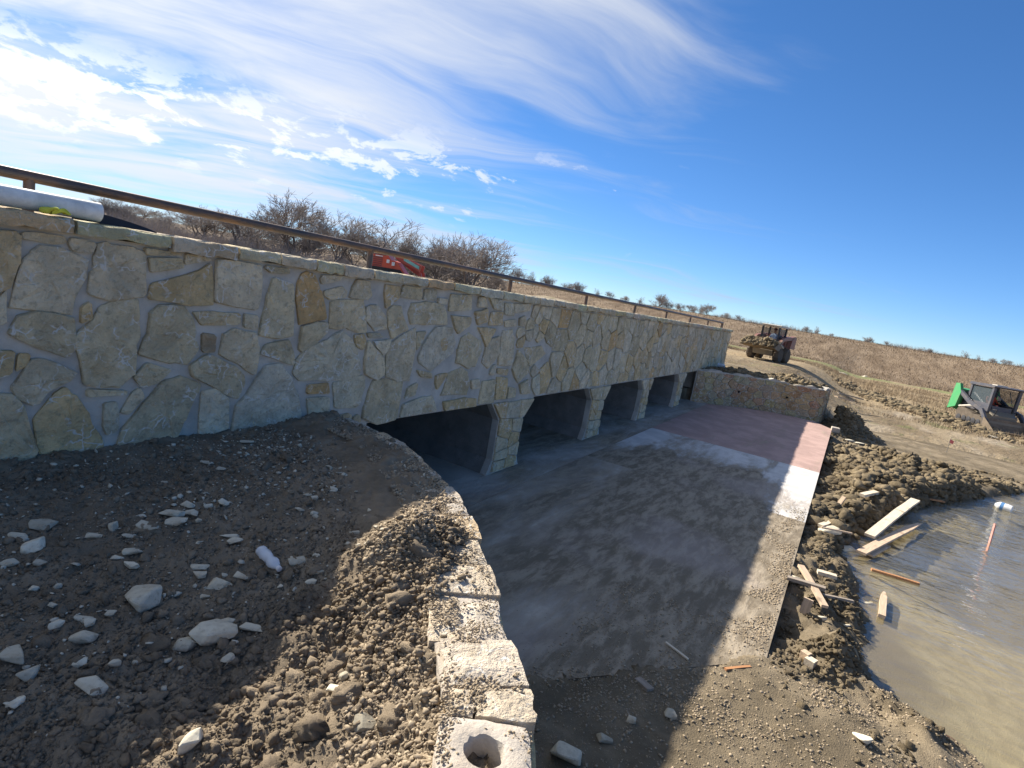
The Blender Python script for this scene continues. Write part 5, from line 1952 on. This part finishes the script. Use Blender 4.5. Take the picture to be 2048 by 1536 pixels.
def bucket_mesh(name, w, mat, parent, loc, tilt, depth=0.75, hgt=0.62):
    """open bucket, mouth towards +x and up"""
    prof = [(depth, 0.0), (0.12, 0.0), (0.0, 0.10), (0.0, hgt), (0.03, hgt), (0.03, 0.12), (0.14, 0.03), (depth, 0.025)]
    mb = MB()
    c, s = math.cos(tilt), math.sin(tilt)
    R2 = lambda a, b: (loc[0] + a * c - b * s, loc[1] + a * s + b * c)
    mb.prism([R2(*p) for p in prof], -w / 2, w / 2)
    side = [(depth, 0.0), (depth * 0.95, 0.05), (0.05, hgt), (0.0, hgt), (0.0, 0.1), (0.12, 0.0)]
    for y in (-w / 2 - 0.015, w / 2):
        mb.prism([R2(*p) for p in side], y, y + 0.015)
    return mb.build(name, mat, parent)


def person(loc, rz, shirt, cap_col, label, parent=None):
    """seated figure, one skinned body, +x is forward; origin at the seat"""
    bm = bmesh.new(); vs = []; rad = []

    def ch(pts, rr, at_=None):
        prev = at_; ids = []
        for p, q in zip(pts, rr):
            v = bm.verts.new(p); vs.append(v); rad.append(q)
            if prev is not None: bm.edges.new((vs[prev], v))
            prev = len(vs) - 1; ids.append(prev)
        return ids
    t = ch([(0, 0, 0.10), (0.02, 0, 0.28), (0.0, 0, 0.46), (0.0, 0, 0.56), (0.02, 0, 0.63), (0.035, 0, 0.72), (0.03, 0, 0.82)], [0.15, 0.14, 0.15, 0.08, 0.055, 0.085, 0.07])
    for s in (-1, 1):
        a = ch([(0.0, s * 0.17, 0.50), (0.08, s * 0.24, 0.30), (0.30, s * 0.22, 0.24), (0.38, s * 0.20, 0.26)], [0.065, 0.05, 0.04, 0.035], t[2])
        for dy in (-0.025, -0.008, 0.009, 0.026):
            ch([(0.42, s * 0.20 + dy, 0.265), (0.45, s * 0.20 + dy, 0.24)], [0.010, 0.009], a[-1])
        ch([(0.40, s * 0.20 - s * 0.035, 0.275), (0.425, s * 0.20 - s * 0.04, 0.27)], [0.011, 0.009], a[-1])
        ch([(0.10, s * 0.11, 0.08), (0.42, s * 0.15, 0.10), (0.50, s * 0.15, -0.28), (0.60, s * 0.15, -0.33)], [0.10, 0.075, 0.055, 0.045], t[0])
    me = bpy.data.meshes.new("person"); bm.to_mesh(me); bm.free()
    m, n, b = material("operator clothes", rough=0.85)
    z = n.sep(n.objco())[2]; x = n.sep(n.objco())[0]
    c = n.mix(n.maprange(z, 0.13, 0.15), (0.04, 0.05, 0.08), shirt)
    c = n.mix(n.maprange(z, 0.585, 0.60), c, (0.32, 0.19, 0.13))
    c = n.mix(n.math('MULTIPLY', n.maprange(x, 0.31, 0.33), n.maprange(z, 0.18, 0.20)), c, (0.32, 0.19, 0.13))
    n.l.new(c, b.inputs['Base Color'])
    o = link("person", me, m)
    for sv, q in zip(me.skin_vertices[0].data if me.skin_vertices else [], rad): pass
    o.modifiers.new("skin", 'SKIN')
    for sv, q in zip(me.skin_vertices[0].data, rad): sv.radius = (q, q)
    me.skin_vertices[0].data[0].use_root = True
    sb = o.modifiers.new("sub", 'SUBSURF'); sb.levels = 1; sb.render_levels = 1
    o.location = loc; o.rotation_euler = (0, 0, rz)
    tag(o, label, "person")
    MB().lathe([(0.10, 0.79), (0.098, 0.84), (0.075, 0.90), (0.02, 0.925)], (0.03, 0, 0), 'Z', 14).box((0.15, 0, 0.80), (0.12, 0.14, 0.012)).build("hat", plain("hat", cap_col), o, smooth=True)
    # face details
    mb = MB().box((0.125, 0, 0.735), (0.03, 0.022, 0.035), (0, 0.3, 0), 0.006)
    mb.build("nose", plain("skin", (0.32, 0.19, 0.13)), o)
    return o


def loc_of(root, p):
    return root.matrix_basis @ Vector(p)


def red_loader():
    rz = math.radians(166)
    root = empty("wheel_loader", (37.6, 4.25, float(ground_z(37.6, 4.25)) - 0.02), rz)
    tag(root, "dusty red skid steer loader on wheels carrying a heaped bucket of soil", "loader")
    for x in (-0.55, 0.62):
        for y in (-0.76, 0.76):
            wheel(root, x, y, 0.42, 0.34, DUSTRUB, CREAM)
    MB().prism([(-1.25, 0.38), (0.95, 0.32), (1.05, 0.62), (0.85, 0.98), (-1.25, 1.0)], -0.57, 0.57).build("chassis", TANST, root)
    MB().prism([(-1.55, 0.55), (-0.55, 0.9), (-0.55, 1.45), (-0.8, 1.55), (-1.5, 1.42)], -0.60, 0.60).build("engine_hood", RED, root)
    for y in (-0.86, 0.62):
        MB().prism([(-1.5, 0.85), (-0.75, 0.85), (-0.85, 1.35), (-1.25, 1.62), (-1.5, 1.55)], y, y + 0.24).build("arm_tower", RED, root)
    for y in (-0.84, 0.70):
        MB().prism([(-1.35, 1.42), (-1.30, 1.60), (0.35, 1.42), (1.10, 0.98), (1.25, 0.72), (1.12, 0.66), (0.92, 0.92), (0.22, 1.26)], y, y + 0.14).build("lift_arm", RED, root)
        MB().tube([(0.1, y + 0.07, 0.85), (0.75, y + 0.07, 1.1)], 0.045, 8).build("lift_cylinder", CREAM, root)
    for x, y in ((-0.62, -0.48), (-0.62, 0.48), (0.42, -0.48), (0.42, 0.48)):
        MB().box((x, y, 1.47), (0.09, 0.09, 1.0), (0, 0.04 if x > 0 else -0.03, 0)).build("cab_post", DARK, root)
    MB().prism([(-0.75, 1.98), (0.50, 2.0), (0.55, 2.07), (0.40, 2.10), (-0.70, 2.08)], -0.56, 0.56).build("cab_roof", CREAM, root)
    MB().box((-0.62, 0, 1.55), (0.02, 0.86, 0.75)).build("rear_window", GLASSM, root)
    for y in (-0.47, 0.47):
        p = MB().box((-0.08, y, 1.52), (0.9, 0.02, 0.7)).build("side_screen", GLASSM, root)
        MB().box((-0.1, y * 1.06, 1.12), (0.95, 0.04, 0.32)).build("side_panel", RED, root)
    MB().box((-0.35, 0, 1.0), (0.45, 0.5, 0.12), None, 0.04).box((-0.52, 0, 1.3), (0.12, 0.5, 0.55), (0, -0.1, 0), 0.04).build("seat", DARK, root)
    for y in (-0.2, 0.2):
        MB().tube([(0.2, y, 0.95), (0.22, y, 1.25)], 0.015, 6).build("control_lever", DARK, root)
    bucket_mesh("bucket", 1.96, STEEL, root, (1.18, 0.62), 0.22, 0.85, 0.60)
    MB().box((1.12, 0, 0.80), (0.10, 1.5, 0.30)).build("coupler", TANST, root)
    for y in (-0.8, 0.8):
        MB().box((0.46, y * 0.62, 2.0), (0.08, 0.14, 0.08)).build("work_light", CREAM, root)
    bpy.context.view_layer.update()
    M = root.matrix_world
    n = 700
    q = np.c_[1.25 + rs.random(n) * 0.78, rs.uniform(-0.93, 0.93, n)]
    hz = 0.80 + 0.42 * np.exp(-((q[:, 0] - 1.52) / 0.42) ** 2) * (1 - 0.35 * (np.abs(q[:, 1]) / 0.95) ** 2) + 0.10 * fbm(q[:, 0], q[:, 1], 3, 3, 0.6, 97)
    P = np.array([(M @ Vector((a, b, c)))[:] for (a, b), c in zip(q, hz)])
    S = powr(n, 0.05, 0.14, 1.8)
    stuff("soil_load", [lumps(rs, P, S, 1, 0.6, 0.8)], SOILLOAD, "soil heaped in the bucket of the red loader")
    person(M @ Vector((-0.30, 0, 1.02)), rz, (0.28, 0.36, 0.48), (0.10, 0.03, 0.03), "operator in light blue shirt and dark cap seated in the red loader")


def green_loader():
    c = on_ground(1985, 862)
    rz = math.radians(205)
    root = empty("track_loader", (c[0] + 1.2, c[1] + 0.05, float(c[2])), rz)
    tag(root, "green and dark compact track loader with lowered bucket at the right edge", "loader")
    for y in (-0.78, 0.78):
        w = 0.34
        prof = []
        for q in np.linspace(-90, 90, 8): prof.append((0.72 + 0.28 * math.cos(math.radians(q)), 0.28 + 0.28 * math.sin(math.radians(q))))
        prof += [(0.15, 0.62), (-0.55, 0.80), (-0.85, 0.78)]
        for q in np.linspace(110, 270, 8): prof.append((-0.80 + 0.26 * math.cos(math.radians(q)), 0.27 + 0.27 * math.sin(math.radians(q)) + (0.22 if q < 180 else 0)))
        tr = MB().prism(prof, y - w / 2, y + w / 2).build("track", DUSTRUB, root)
        for x in (-0.75, -0.35, 0.0, 0.35, 0.70):
            s = 1 if y > 0 else -1
            MB().lathe([(0.15, 0), (0.16, 0.03 * s), (0.06, 0.05 * s)], (x, y + s * w / 2, 0.26), 'Y', 14).build("roller", DARK, tr, smooth=True)
        mb = MB()
        for i in range(26):
            k = int(i * len(prof) / 26); p0 = prof[k]; p1 = prof[(k + 1) % len(prof)]
            mb.box((p0[0], y, p0[1]), (0.05, w * 1.02, 0.05), (0, -math.atan2(p1[1] - p0[1], p1[0] - p0[0]), 0))
        mb.build("lug", DUSTRUB, tr)
    MB().prism([(-1.25, 0.32), (0.95, 0.30), (0.98, 0.75), (0.6, 0.95), (-1.3, 1.0)], -0.58, 0.58).build("chassis", TANST, root)
    MB().prism([(-1.55, 0.55), (-1.0, 0.70), (-0.92, 1.50), (-1.10, 1.62), (-1.50, 1.45)], -0.62, 0.62).build("engine_hood", NAVY, root)
    MB().prism([(-1.76, 0.60), (-1.40, 0.56), (-1.30, 1.66), (-1.62, 1.72)], -0.76, 0.76).build("rear_door", GREEN, root)
    for y in (-0.98, 0.84):
        MB().prism([(-1.80, 0.55), (-1.22, 0.74), (-1.06, 1.50), (-1.30, 1.95), (-1.60, 1.92)], y, y + 0.14).build("arm_tower", GREEN, root)
        MB().prism([(-1.48, 1.60), (-1.40, 1.76), (-0.3, 1.22), (0.70, 0.98), (1.18, 0.50), (1.12, 0.26), (0.98, 0.30), (0.98, 0.46), (0.55, 0.84), (-0.4, 1.06)], y + 0.01, y + 0.13).build("lift_arm", NAVY, root)
        MB().tube([(-1.0, y + 0.07, 0.80), (0.0, y + 0.07, 1.0)], 0.05, 8).build("lift_cylinder", CREAM, root)
    for x, y, zt in ((-0.92, -0.60, 2.05), (-0.92, 0.60, 2.05), (0.62, -0.60, 2.05), (0.62, 0.60, 2.05)):
        MB().box((x, y, (0.8 + zt) / 2), (0.13, 0.12, zt - 0.8), (0, 0.05, 0)).build("cab_post", NAVY, root)
    MB().prism([(-1.05, 2.02), (0.72, 2.05), (0.78, 2.12), (0.66, 2.17), (-1.0, 2.15)], -0.70, 0.70).build("cab_roof", NAVY, root)
    MB().box((0.35, -0.2, 2.185), (0.35, 0.5, 0.04)).build("roof_hatch", CREAM, root)
    for y in (-0.61, 0.61):
        MB().box((-0.15, y, 1.62), (1.40, 0.02, 0.78)).build("side_window", GLASSM, root)
        MB().box((-0.15, y * 1.02, 1.02), (1.45, 0.06, 0.44)).build("side_panel", NAVY, root)
    MB().tube([(-0.1, 0.64, 1.98), (0.30, 0.66, 1.28)], 0.018, 6).build("door_bar", CREAM, root)
    MB().box((-0.95, 0, 1.5), (0.05, 1.1, 1.0)).build("cab_back", NAVY, root)
    for y in (-0.50, 0.50):
        MB().tube([(0.98, y, 0.75), (1.05, y, 1.02), (0.75, y, 1.0)], 0.025, 6).build("hose", DARK, root)
    MB().box((0.60, 0, 1.05), (0.06, 0.9, 0.22)).build("front_sill", NAVY, root)
    MB().box((-0.30, 0, 1.0), (0.48, 0.52, 0.14), None, 0.04).box((-0.50, 0, 1.35), (0.12, 0.5, 0.6), (0, -0.1, 0), 0.04).build("seat", DARK, root)
    MB().lathe([(0.06, 1.95), (0.075, 2.0), (0.075, 2.12), (0.05, 2.18)], (-1.0, 0.5, 0), 'Z', 12).build("beacon", CREAM, root, smooth=True)
    MB().box((0.62, 0.58, 1.55), (0.03, 0.12, 0.22)).build("mirror", DARK, root)
    bucket_mesh("bucket", 2.05, STEEL, root, (1.12, 0.03), 0.06, 0.85, 0.58)
    MB().box((1.08, 0, 0.30), (0.10, 1.5, 0.34)).build("coupler", TANST, root)
    bpy.context.view_layer.update()
    person(root.matrix_world @ Vector((-0.28, 0, 1.03)), rz, (0.45, 0.10, 0.06), (0.06, 0.35, 0.15), "operator in dark red shirt and green cap seated in the green loader")


def orange_loader():
    a = far(742, 24.5); b = far(853, 24.0)
    d = b - a
    rz = math.atan2(d[1], d[0])
    z0 = float(ground_z(*(a + b)[:2] / 2))
    root = empty("mini_loader", (a[0], a[1], z0), rz)
    tag(root, "orange red mini loader parked on the road behind the bridge wall", "loader")
    s = float(np.linalg.norm(d)) / 2.3            # local x runs 0 (engine end) to 2.3 (arm end)
    root.scale = (s, s, s)
    H = (3.33 - z0) / s

    MB().prism([(0.0, 0.35), (0.95, 0.35), (1.0, H - 0.42), (0.72, H - 0.12), (0.70, H), (0.02, H)], -0.42, 0.42).build("engine_hood", ORANGE, root)
    gr = MB().box((0.30, -0.425, H - 0.52), (0.50, 0.03, 0.55), None, 0.01).build("grille", ORANGE2, root)
    for k in range(7):
        MB().box((0.30, -0.445, H - 0.74 + k * 0.075), (0.46, 0.012, 0.018)).build("louvre", DARK, gr)
    MB().box((0.36, -0.432, H - 0.12), (0.60, 0.012, 0.10)).build("name_plate", DARK, root)
    let = plain("white lettering", (0.8, 0.78, 0.72))
    mb = MB()
    for k in range(11):
        if k == 5: continue
        mb.box((0.10 + k * 0.052, -0.441, H - 0.12), (0.036, 0.006, 0.055))
    mb.box((0.40, -0.436, H - 0.22), (0.30, 0.006, 0.035)).build("lettering", let, root)
    for k, (x, z) in enumerate(((0.78, H - 0.38), (1.0, H - 0.45), (1.0, H - 0.72), (1.0, H - 0.95))):
        MB().box((x, -0.44, z), (0.12, 0.03, 0.14), None, 0.01).build("side_decal", let if k < 2 else DARK, root)
    MB().box((0.35, 0, H + 0.06), (0.42, 0.30, 0.10), None, 0.03).build("fuel_cover", ORANGE2, root)
    MB().prism([(0.6, 0.35), (1.35, 0.35), (1.7, H - 0.98), (1.15, H - 0.35), (0.95, H - 0.30)], -0.40, 0.40).build("body_side", ORANGE, root)
    for y in (-0.44, 0.34):
        arm = MB().prism([(1.05, H - 0.02), (1.05, H - 0.22), (2.16, H - 0.62), (2.28, H - 1.1), (2.16, H - 1.12), (2.05, H - 0.75), (2.12, H - 0.34)], y, y + 0.10).build("lift_arm", ORANGE2, root)
        if y < 0:
            MB().prism([(1.38, H - 0.12), (1.40, H - 0.25), (2.05, H - 0.50), (2.05, H - 0.37)], y - 0.008, y - 0.002).build("arm_decal", plain("teal decal", (0.25, 0.50, 0.42)), arm)
        MB().tube([(1.2, y + 0.05, H - 0.75), (2.1, y + 0.05, H - 0.95)], 0.035, 8).build("lift_cylinder", CREAM, root)
    MB().box((1.05, -0.35, H - 0.02), (0.22, 0.14, 0.22), None, 0.02).build("hydraulic_block", DARK, root)
    MB().box((2.22, 0, H - 1.05), (0.14, 0.85, 0.45), (0, 0.2, 0)).build("coupler", ORANGE, root)
    for y in (-0.46, 0.30):
        MB().prism([(0.15, 0.0), (1.35, 0.0), (1.55, 0.2), (1.3, 0.42), (0.2, 0.42), (0.0, 0.2)], y, y + 0.18).build("track", RUBBER, root)


red_loader()
green_loader()
orange_loader()

# ------------------------------------------------------------------ trees, thicket and grass
BARK = plain("grey brown bark", (0.17, 0.14, 0.12), 0.95)
TWIG = plain("bare twigs", (0.33, 0.29, 0.265), 0.95)


def bare_tree(seed, H, spread, trunks=1):
    r = random.Random(seed)
    big = []; small = []

    def seg(lst, a, b, ra, rb):
        lst.append((a, b, ra, rb))

    def grow(p, d, L, rad, lev):
        n = 3 if lev < 3 else 2
        q = p
        pts = [p]
        for i in range(n):
            d = (d + Vector((r.gauss(0, .16), r.gauss(0, .16), r.gauss(0.05, .12)))).normalized()
            q2 = q + d * (L / n)
            r0 = rad * (1 - 0.45 * i / n); r1 = rad * (1 - 0.45 * (i + 1) / n)
            seg(big if lev < 2 else small, q, q2, r0, r1)
            q = q2
            pts.append(q)
        if lev >= 5: return
        kids = (5, 5, 4, 4, 3)[lev]
        for k in range(kids):
            t = r.uniform(0.35, 1.0) if k else 1.0
            i = min(n - 1, int(t * n)); b = pts[i] + (pts[i + 1] - pts[i]) * (t * n - i if t < 1 else 1.0)
            ang = r.uniform(0.35, 0.95) * (0.6 if k == 0 else 1)
            ax = d.orthogonal().normalized(); ax.rotate(Matrix.Rotation(r.uniform(0, 6.28), 3, d))
            nd = (d * math.cos(ang) + ax * math.sin(ang) * spread).normalized()
            nd.z = nd.z * 0.85 + 0.12
            grow(b, nd.normalized(), L * r.uniform(0.55, 0.80), max(rad * r.uniform(0.42, 0.62), 0.016), lev + 1)
    for k in range(trunks):
        d = Vector((r.gauss(0, .15 + .1 * trunks), r.gauss(0, .15 + .1 * trunks), 1)).normalized()
        grow(Vector((r.uniform(-.2, .2) * trunks, r.uniform(-.2, .2) * trunks, -0.2)), d, H * 0.34, H * 0.022, 0)

    def mesh(name, segs):
        A = np.array([s[0][:] for s in segs]); B = np.array([s[1][:] for s in segs])
        ra = np.array([s[2] for s in segs]); rb = np.array([s[3] for s in segs])
        D = B - A; D /= np.maximum(np.linalg.norm(D, axis=1)[:, None], 1e-6)
        U = np.cross(D, np.where(np.abs(D[:, 2:3]) > 0.9, [[1, 0, 0]], [[0, 0, 1]])); U /= np.linalg.norm(U, axis=1)[:, None]
        W = np.cross(D, U)
        ring = []
        for k in range(3):
            c, s_ = math.cos(2.094 * k), math.sin(2.094 * k)
            ring.append(A + (U * c + W * s_) * ra[:, None])
        for k in range(3):
            c, s_ = math.cos(2.094 * k), math.sin(2.094 * k)
            ring.append(B + (U * c + W * s_) * rb[:, None])
        V = np.stack(ring, 1).reshape(-1, 3)
        b = (np.arange(len(segs)) * 6)[:, None]
        Q = np.concatenate([b + np.array([[0, 1, 4, 3]]), b + np.array([[1, 2, 5, 4]]), b + np.array([[2, 0, 3, 5]])])
        return npmesh(name, V, Q)
    t, c = mesh("trunk", big), mesh("crown", small)
    t.materials.append(BARK); c.materials.append(TWIG)
    E = np.array([s[1][:] for s in small])
    top = float(np.percentile(E[:, 2], 96))
    wid = float(np.percentile(np.abs(E[:, 0]), 90) + np.percentile(np.abs(E[:, 1]), 90))
    return t, c, top, wid


TREES = [bare_tree(11, 7, 1.0), bare_tree(23, 7, 1.15, 2), bare_tree(37, 7, 0.9), bare_tree(41, 7, 1.25, 2), bare_tree(59, 7, 1.05, 3)]


def place_tree(px, D, top_px, width_px, label, group, var, rz, wmax=2.2):
    """top_px: height of the crown above the horizon line in pixels"""
    p = far(px, D)
    z0 = float(ground_z(p[0], p[1]))
    dep = float((np.array([p[0], p[1], 2.7]) - EYE) @ ROT[:, 2])
    H = 2.7 + top_px * dep / FPX - z0
    t, c, top, wid = TREES[var]
    root = empty("bare_tree", (p[0], p[1], z0), rz)
    k = H / top
    kw = width_px * dep / FPX / (wid * 0.85)
    kw = min(max(kw, 0.7 * k), wmax * k)
    root.scale = (kw, kw, k)
    for nm, me in (("trunk", t), ("crown", c)):
        o = bpy.data.objects.new(nm, me); COL.objects.link(o); o.parent = root
    tag(root, label, "tree", group)


def build_trees():
    G = "bare trees behind the bridge"
    L = [
        (205, 68, 36, 80, "low bare tree peeking over the end of the white pipe", 4),
        (262, 70, 34, 90, "low brown bare tree just right of the white pipe end", 1),
        (322, 76, 26, 60, "small pale bare tree between the pipe end and the thicket", 2),
        (392, 66, 42, 100, "bushy bare tree low behind the rail, left of the tallest", 3),
        (462, 66, 50, 95, "bare tree with thin top just over the rail, left of the tallest", 1),
        (520, 70, 46, 80, "bare tree right below the rail beside the tallest tree", 0),
        (583, 64, 93, 115, "tallest bare tree standing above the handrail", 1),
        (655, 64, 78, 105, "rounded bare tree just right of the tallest", 3),
        (712, 70, 52, 70, "thin bare tree left of the orange loader", 2),
        (766, 66, 82, 95, "spiky bare tree rising above the orange loader", 0),
        (828, 68, 62, 80, "bare tree above the arm of the orange loader", 4),
        (878, 66, 62, 80, "low bare tree just left of the big dark round tree", 1),
        (922, 60, 80, 118, "big dark round bare tree at the end of the tree row", 3),
        (975, 66, 28, 50, "small bare tree at the foot of the big round tree", 4),
    ]
    for i, (px, D, tp, w, lab, v) in enumerate(L):
        place_tree(px, D, tp * 1.02, w * 1.05, lab, G, v, i * 1.3)
    for i in range(10):                                  # the row behind, seen through the gaps
        place_tree(345 + i * 66 + (i * 37) % 29, 82, 34 + (i * 13) % 30, 95, "bare tree in the second row seen between the nearer trunks", "second row of bare trees", i % 5, i * 0.9)
    r = random.Random(8)
    far_l = "small bare tree in the distant tree line along the field edge"
    for px, tp, w in ((1030, 32, 40), (1062, 30, 44), (1098, 26, 40), (1128, 20, 38), (1158, 24, 36), (1188, 17, 34), (1222, 17, 32), (1250, 13, 28), (1280, 16, 32), (1310, 29, 34), (1335, 20, 28), (1360, 17, 26), (1380, 18, 26),
                      (1395, 22, 26), (1412, 26, 28), (1452, 14, 24), (1480, 14, 22), (1605, 14, 22), (1626, 17, 22), (1655, 9, 20), (1728, 14, 24), (1775, 13, 22), (1838, 13, 26), (1858, 12, 22), (1922, 20, 26),
                      (1948, 16, 30), (1975, 15, 30), (2004, 17, 24), (2030, 9, 24)):
        place_tree(px, r.uniform(150, 185), tp * 0.8 + 14, w * 1.0, far_l, "distant trees along the field edge", r.randrange(5), r.uniform(0, 6), 1.25)


build_trees()


def sprigs(n, P, H, seed, w):
    """thin upright slivers leaning at random: twiggy undergrowth or dry grass"""
    r = np.random.default_rng(seed)
    a = r.uniform(0, 2 * math.pi, n)
    lean = r.normal(size=(n, 2)) * 0.35
    d = np.stack([np.cos(a), np.sin(a)], -1) * (np.asarray(w) / 2)[:, None]
    A = P.copy(); B = P.copy(); C = P.copy()
    A[:, :2] -= d; B[:, :2] += d
    C[:, :2] += lean * H[:, None]; C[:, 2] += H
    A[:, 2] -= 0.05; B[:, 2] -= 0.05
    V = np.stack([A, B, C], 1).reshape(-1, 3)
    T = np.arange(3 * n).reshape(n, 3)
    return V, T


def build_brush():
    r = np.random.default_rng(3)
    # brown thicket under the trees behind the bridge
    n = 26000
    px = r.uniform(170, 1010, n); D = r.uniform(60, 82, n)
    P = np.array([far(a, b) for a, b in zip(px, D)])
    P[:, 2] = ground_z(P[:, 0], P[:, 1])
    H = (0.5 + 1.9 * r.random(n)) * (0.55 + 0.6 * (0.5 + 0.5 * vnoise(px / 45.0, 0 * px, 5)))
    V, T = sprigs(n, P, H * 0.8, 4, np.full(n, 0.03))
    me = npmesh("thicket", V, T); o = link("thicket", me, TWIG)
    tag(o, "brown leafless thicket below the trees behind the bridge", kind='stuff')
    # far hedge line
    n = 26000
    px = r.uniform(1010, 2150, n); D = r.uniform(190, 235, n)
    P = np.array([far(a, b) for a, b in zip(px, D)])
    P[:, 2] = ground_z(P[:, 0], P[:, 1])
    k = 0.5 + 0.5 * vnoise(px / 60.0, 0 * px, 15)
    H = (0.4 + 1.5 * r.random(n)) * (0.4 + 0.9 * k) * np.where((px > 1425) & (px < 1600), 1.35, 1.0)
    V, T = sprigs(n, P, H, 5, np.full(n, 0.11))
    me = npmesh("hedge_brush", V, T); o = link("hedge_brush", me, TWIG)
    tag(o, "low distant hedge of leafless brush along the field edge", kind='stuff')
    # dry grass
    m, nn, b = material("dry grass", rough=0.95, spec=0.1)
    oi = nn.noise(0.35, 4, 0.6, nn.pos())
    f = nn.noise(9, 2, 0.5, nn.pos())
    c = nn.mix(nn.maprange(oi, 0.38, 0.62), (0.28, 0.215, 0.14), (0.45, 0.365, 0.245))
    c = nn.mix(nn.maprange(f, 0.4, 0.6, 0, 0.5), c, (0.20, 0.14, 0.085))
    ln = nn.new('ShaderNodeVectorMath', operation='LENGTH')
    nn.l.new(nn.pos(), ln.inputs[0])
    c = nn.mix(nn.maprange(ln.outputs['Value'], 72, 80, 0, 0.75), c, (0.19, 0.135, 0.088))
    nn.l.new(c, b.inputs['Base Color'])
    n = 60000
    px = r.uniform(1420, 2250, n); D = 32 + 36 * r.random(n) ** 0.8
    P = np.array([far(a, b_) for a, b_ in zip(px, D)])
    P[:, 2] = ground_z(P[:, 0], P[:, 1])
    keep = (fbm(P[:, 0], P[:, 1], 0.22, 3, 0.6, 77) > -0.25) & ~((P[:, 0] < 40) & (P[:, 1] > 0.5))
    P = P[keep]
    H = 0.10 + 0.35 * r.random(len(P)) ** 2 * (0.6 + 0.4 * vnoise(P[:, 0] * 0.4, P[:, 1] * 0.4, 9))
    V1, T1 = sprigs(len(P), P, H, 6, np.full(len(P), 0.03))
    n = 50000
    px = r.uniform(1000, 2250, n); D = 76 + 60 * r.random(n)
    P = np.array([far(a, b_) for a, b_ in zip(px, D)])
    P[:, 2] = ground_z(P[:, 0], P[:, 1])
    H = 0.08 + 0.28 * r.random(n) ** 2
    V2, T2 = sprigs(n, P, H, 7, np.full(n, 0.06))
    V, T = join_arrays([(V1, T1), (V2, T2)])
    me = npmesh("dry_grass", V, T); o = link("dry_grass", me, m)
    tag(o, "dry tan grass standing over the field and embankment", kind='stuff')


build_brush()
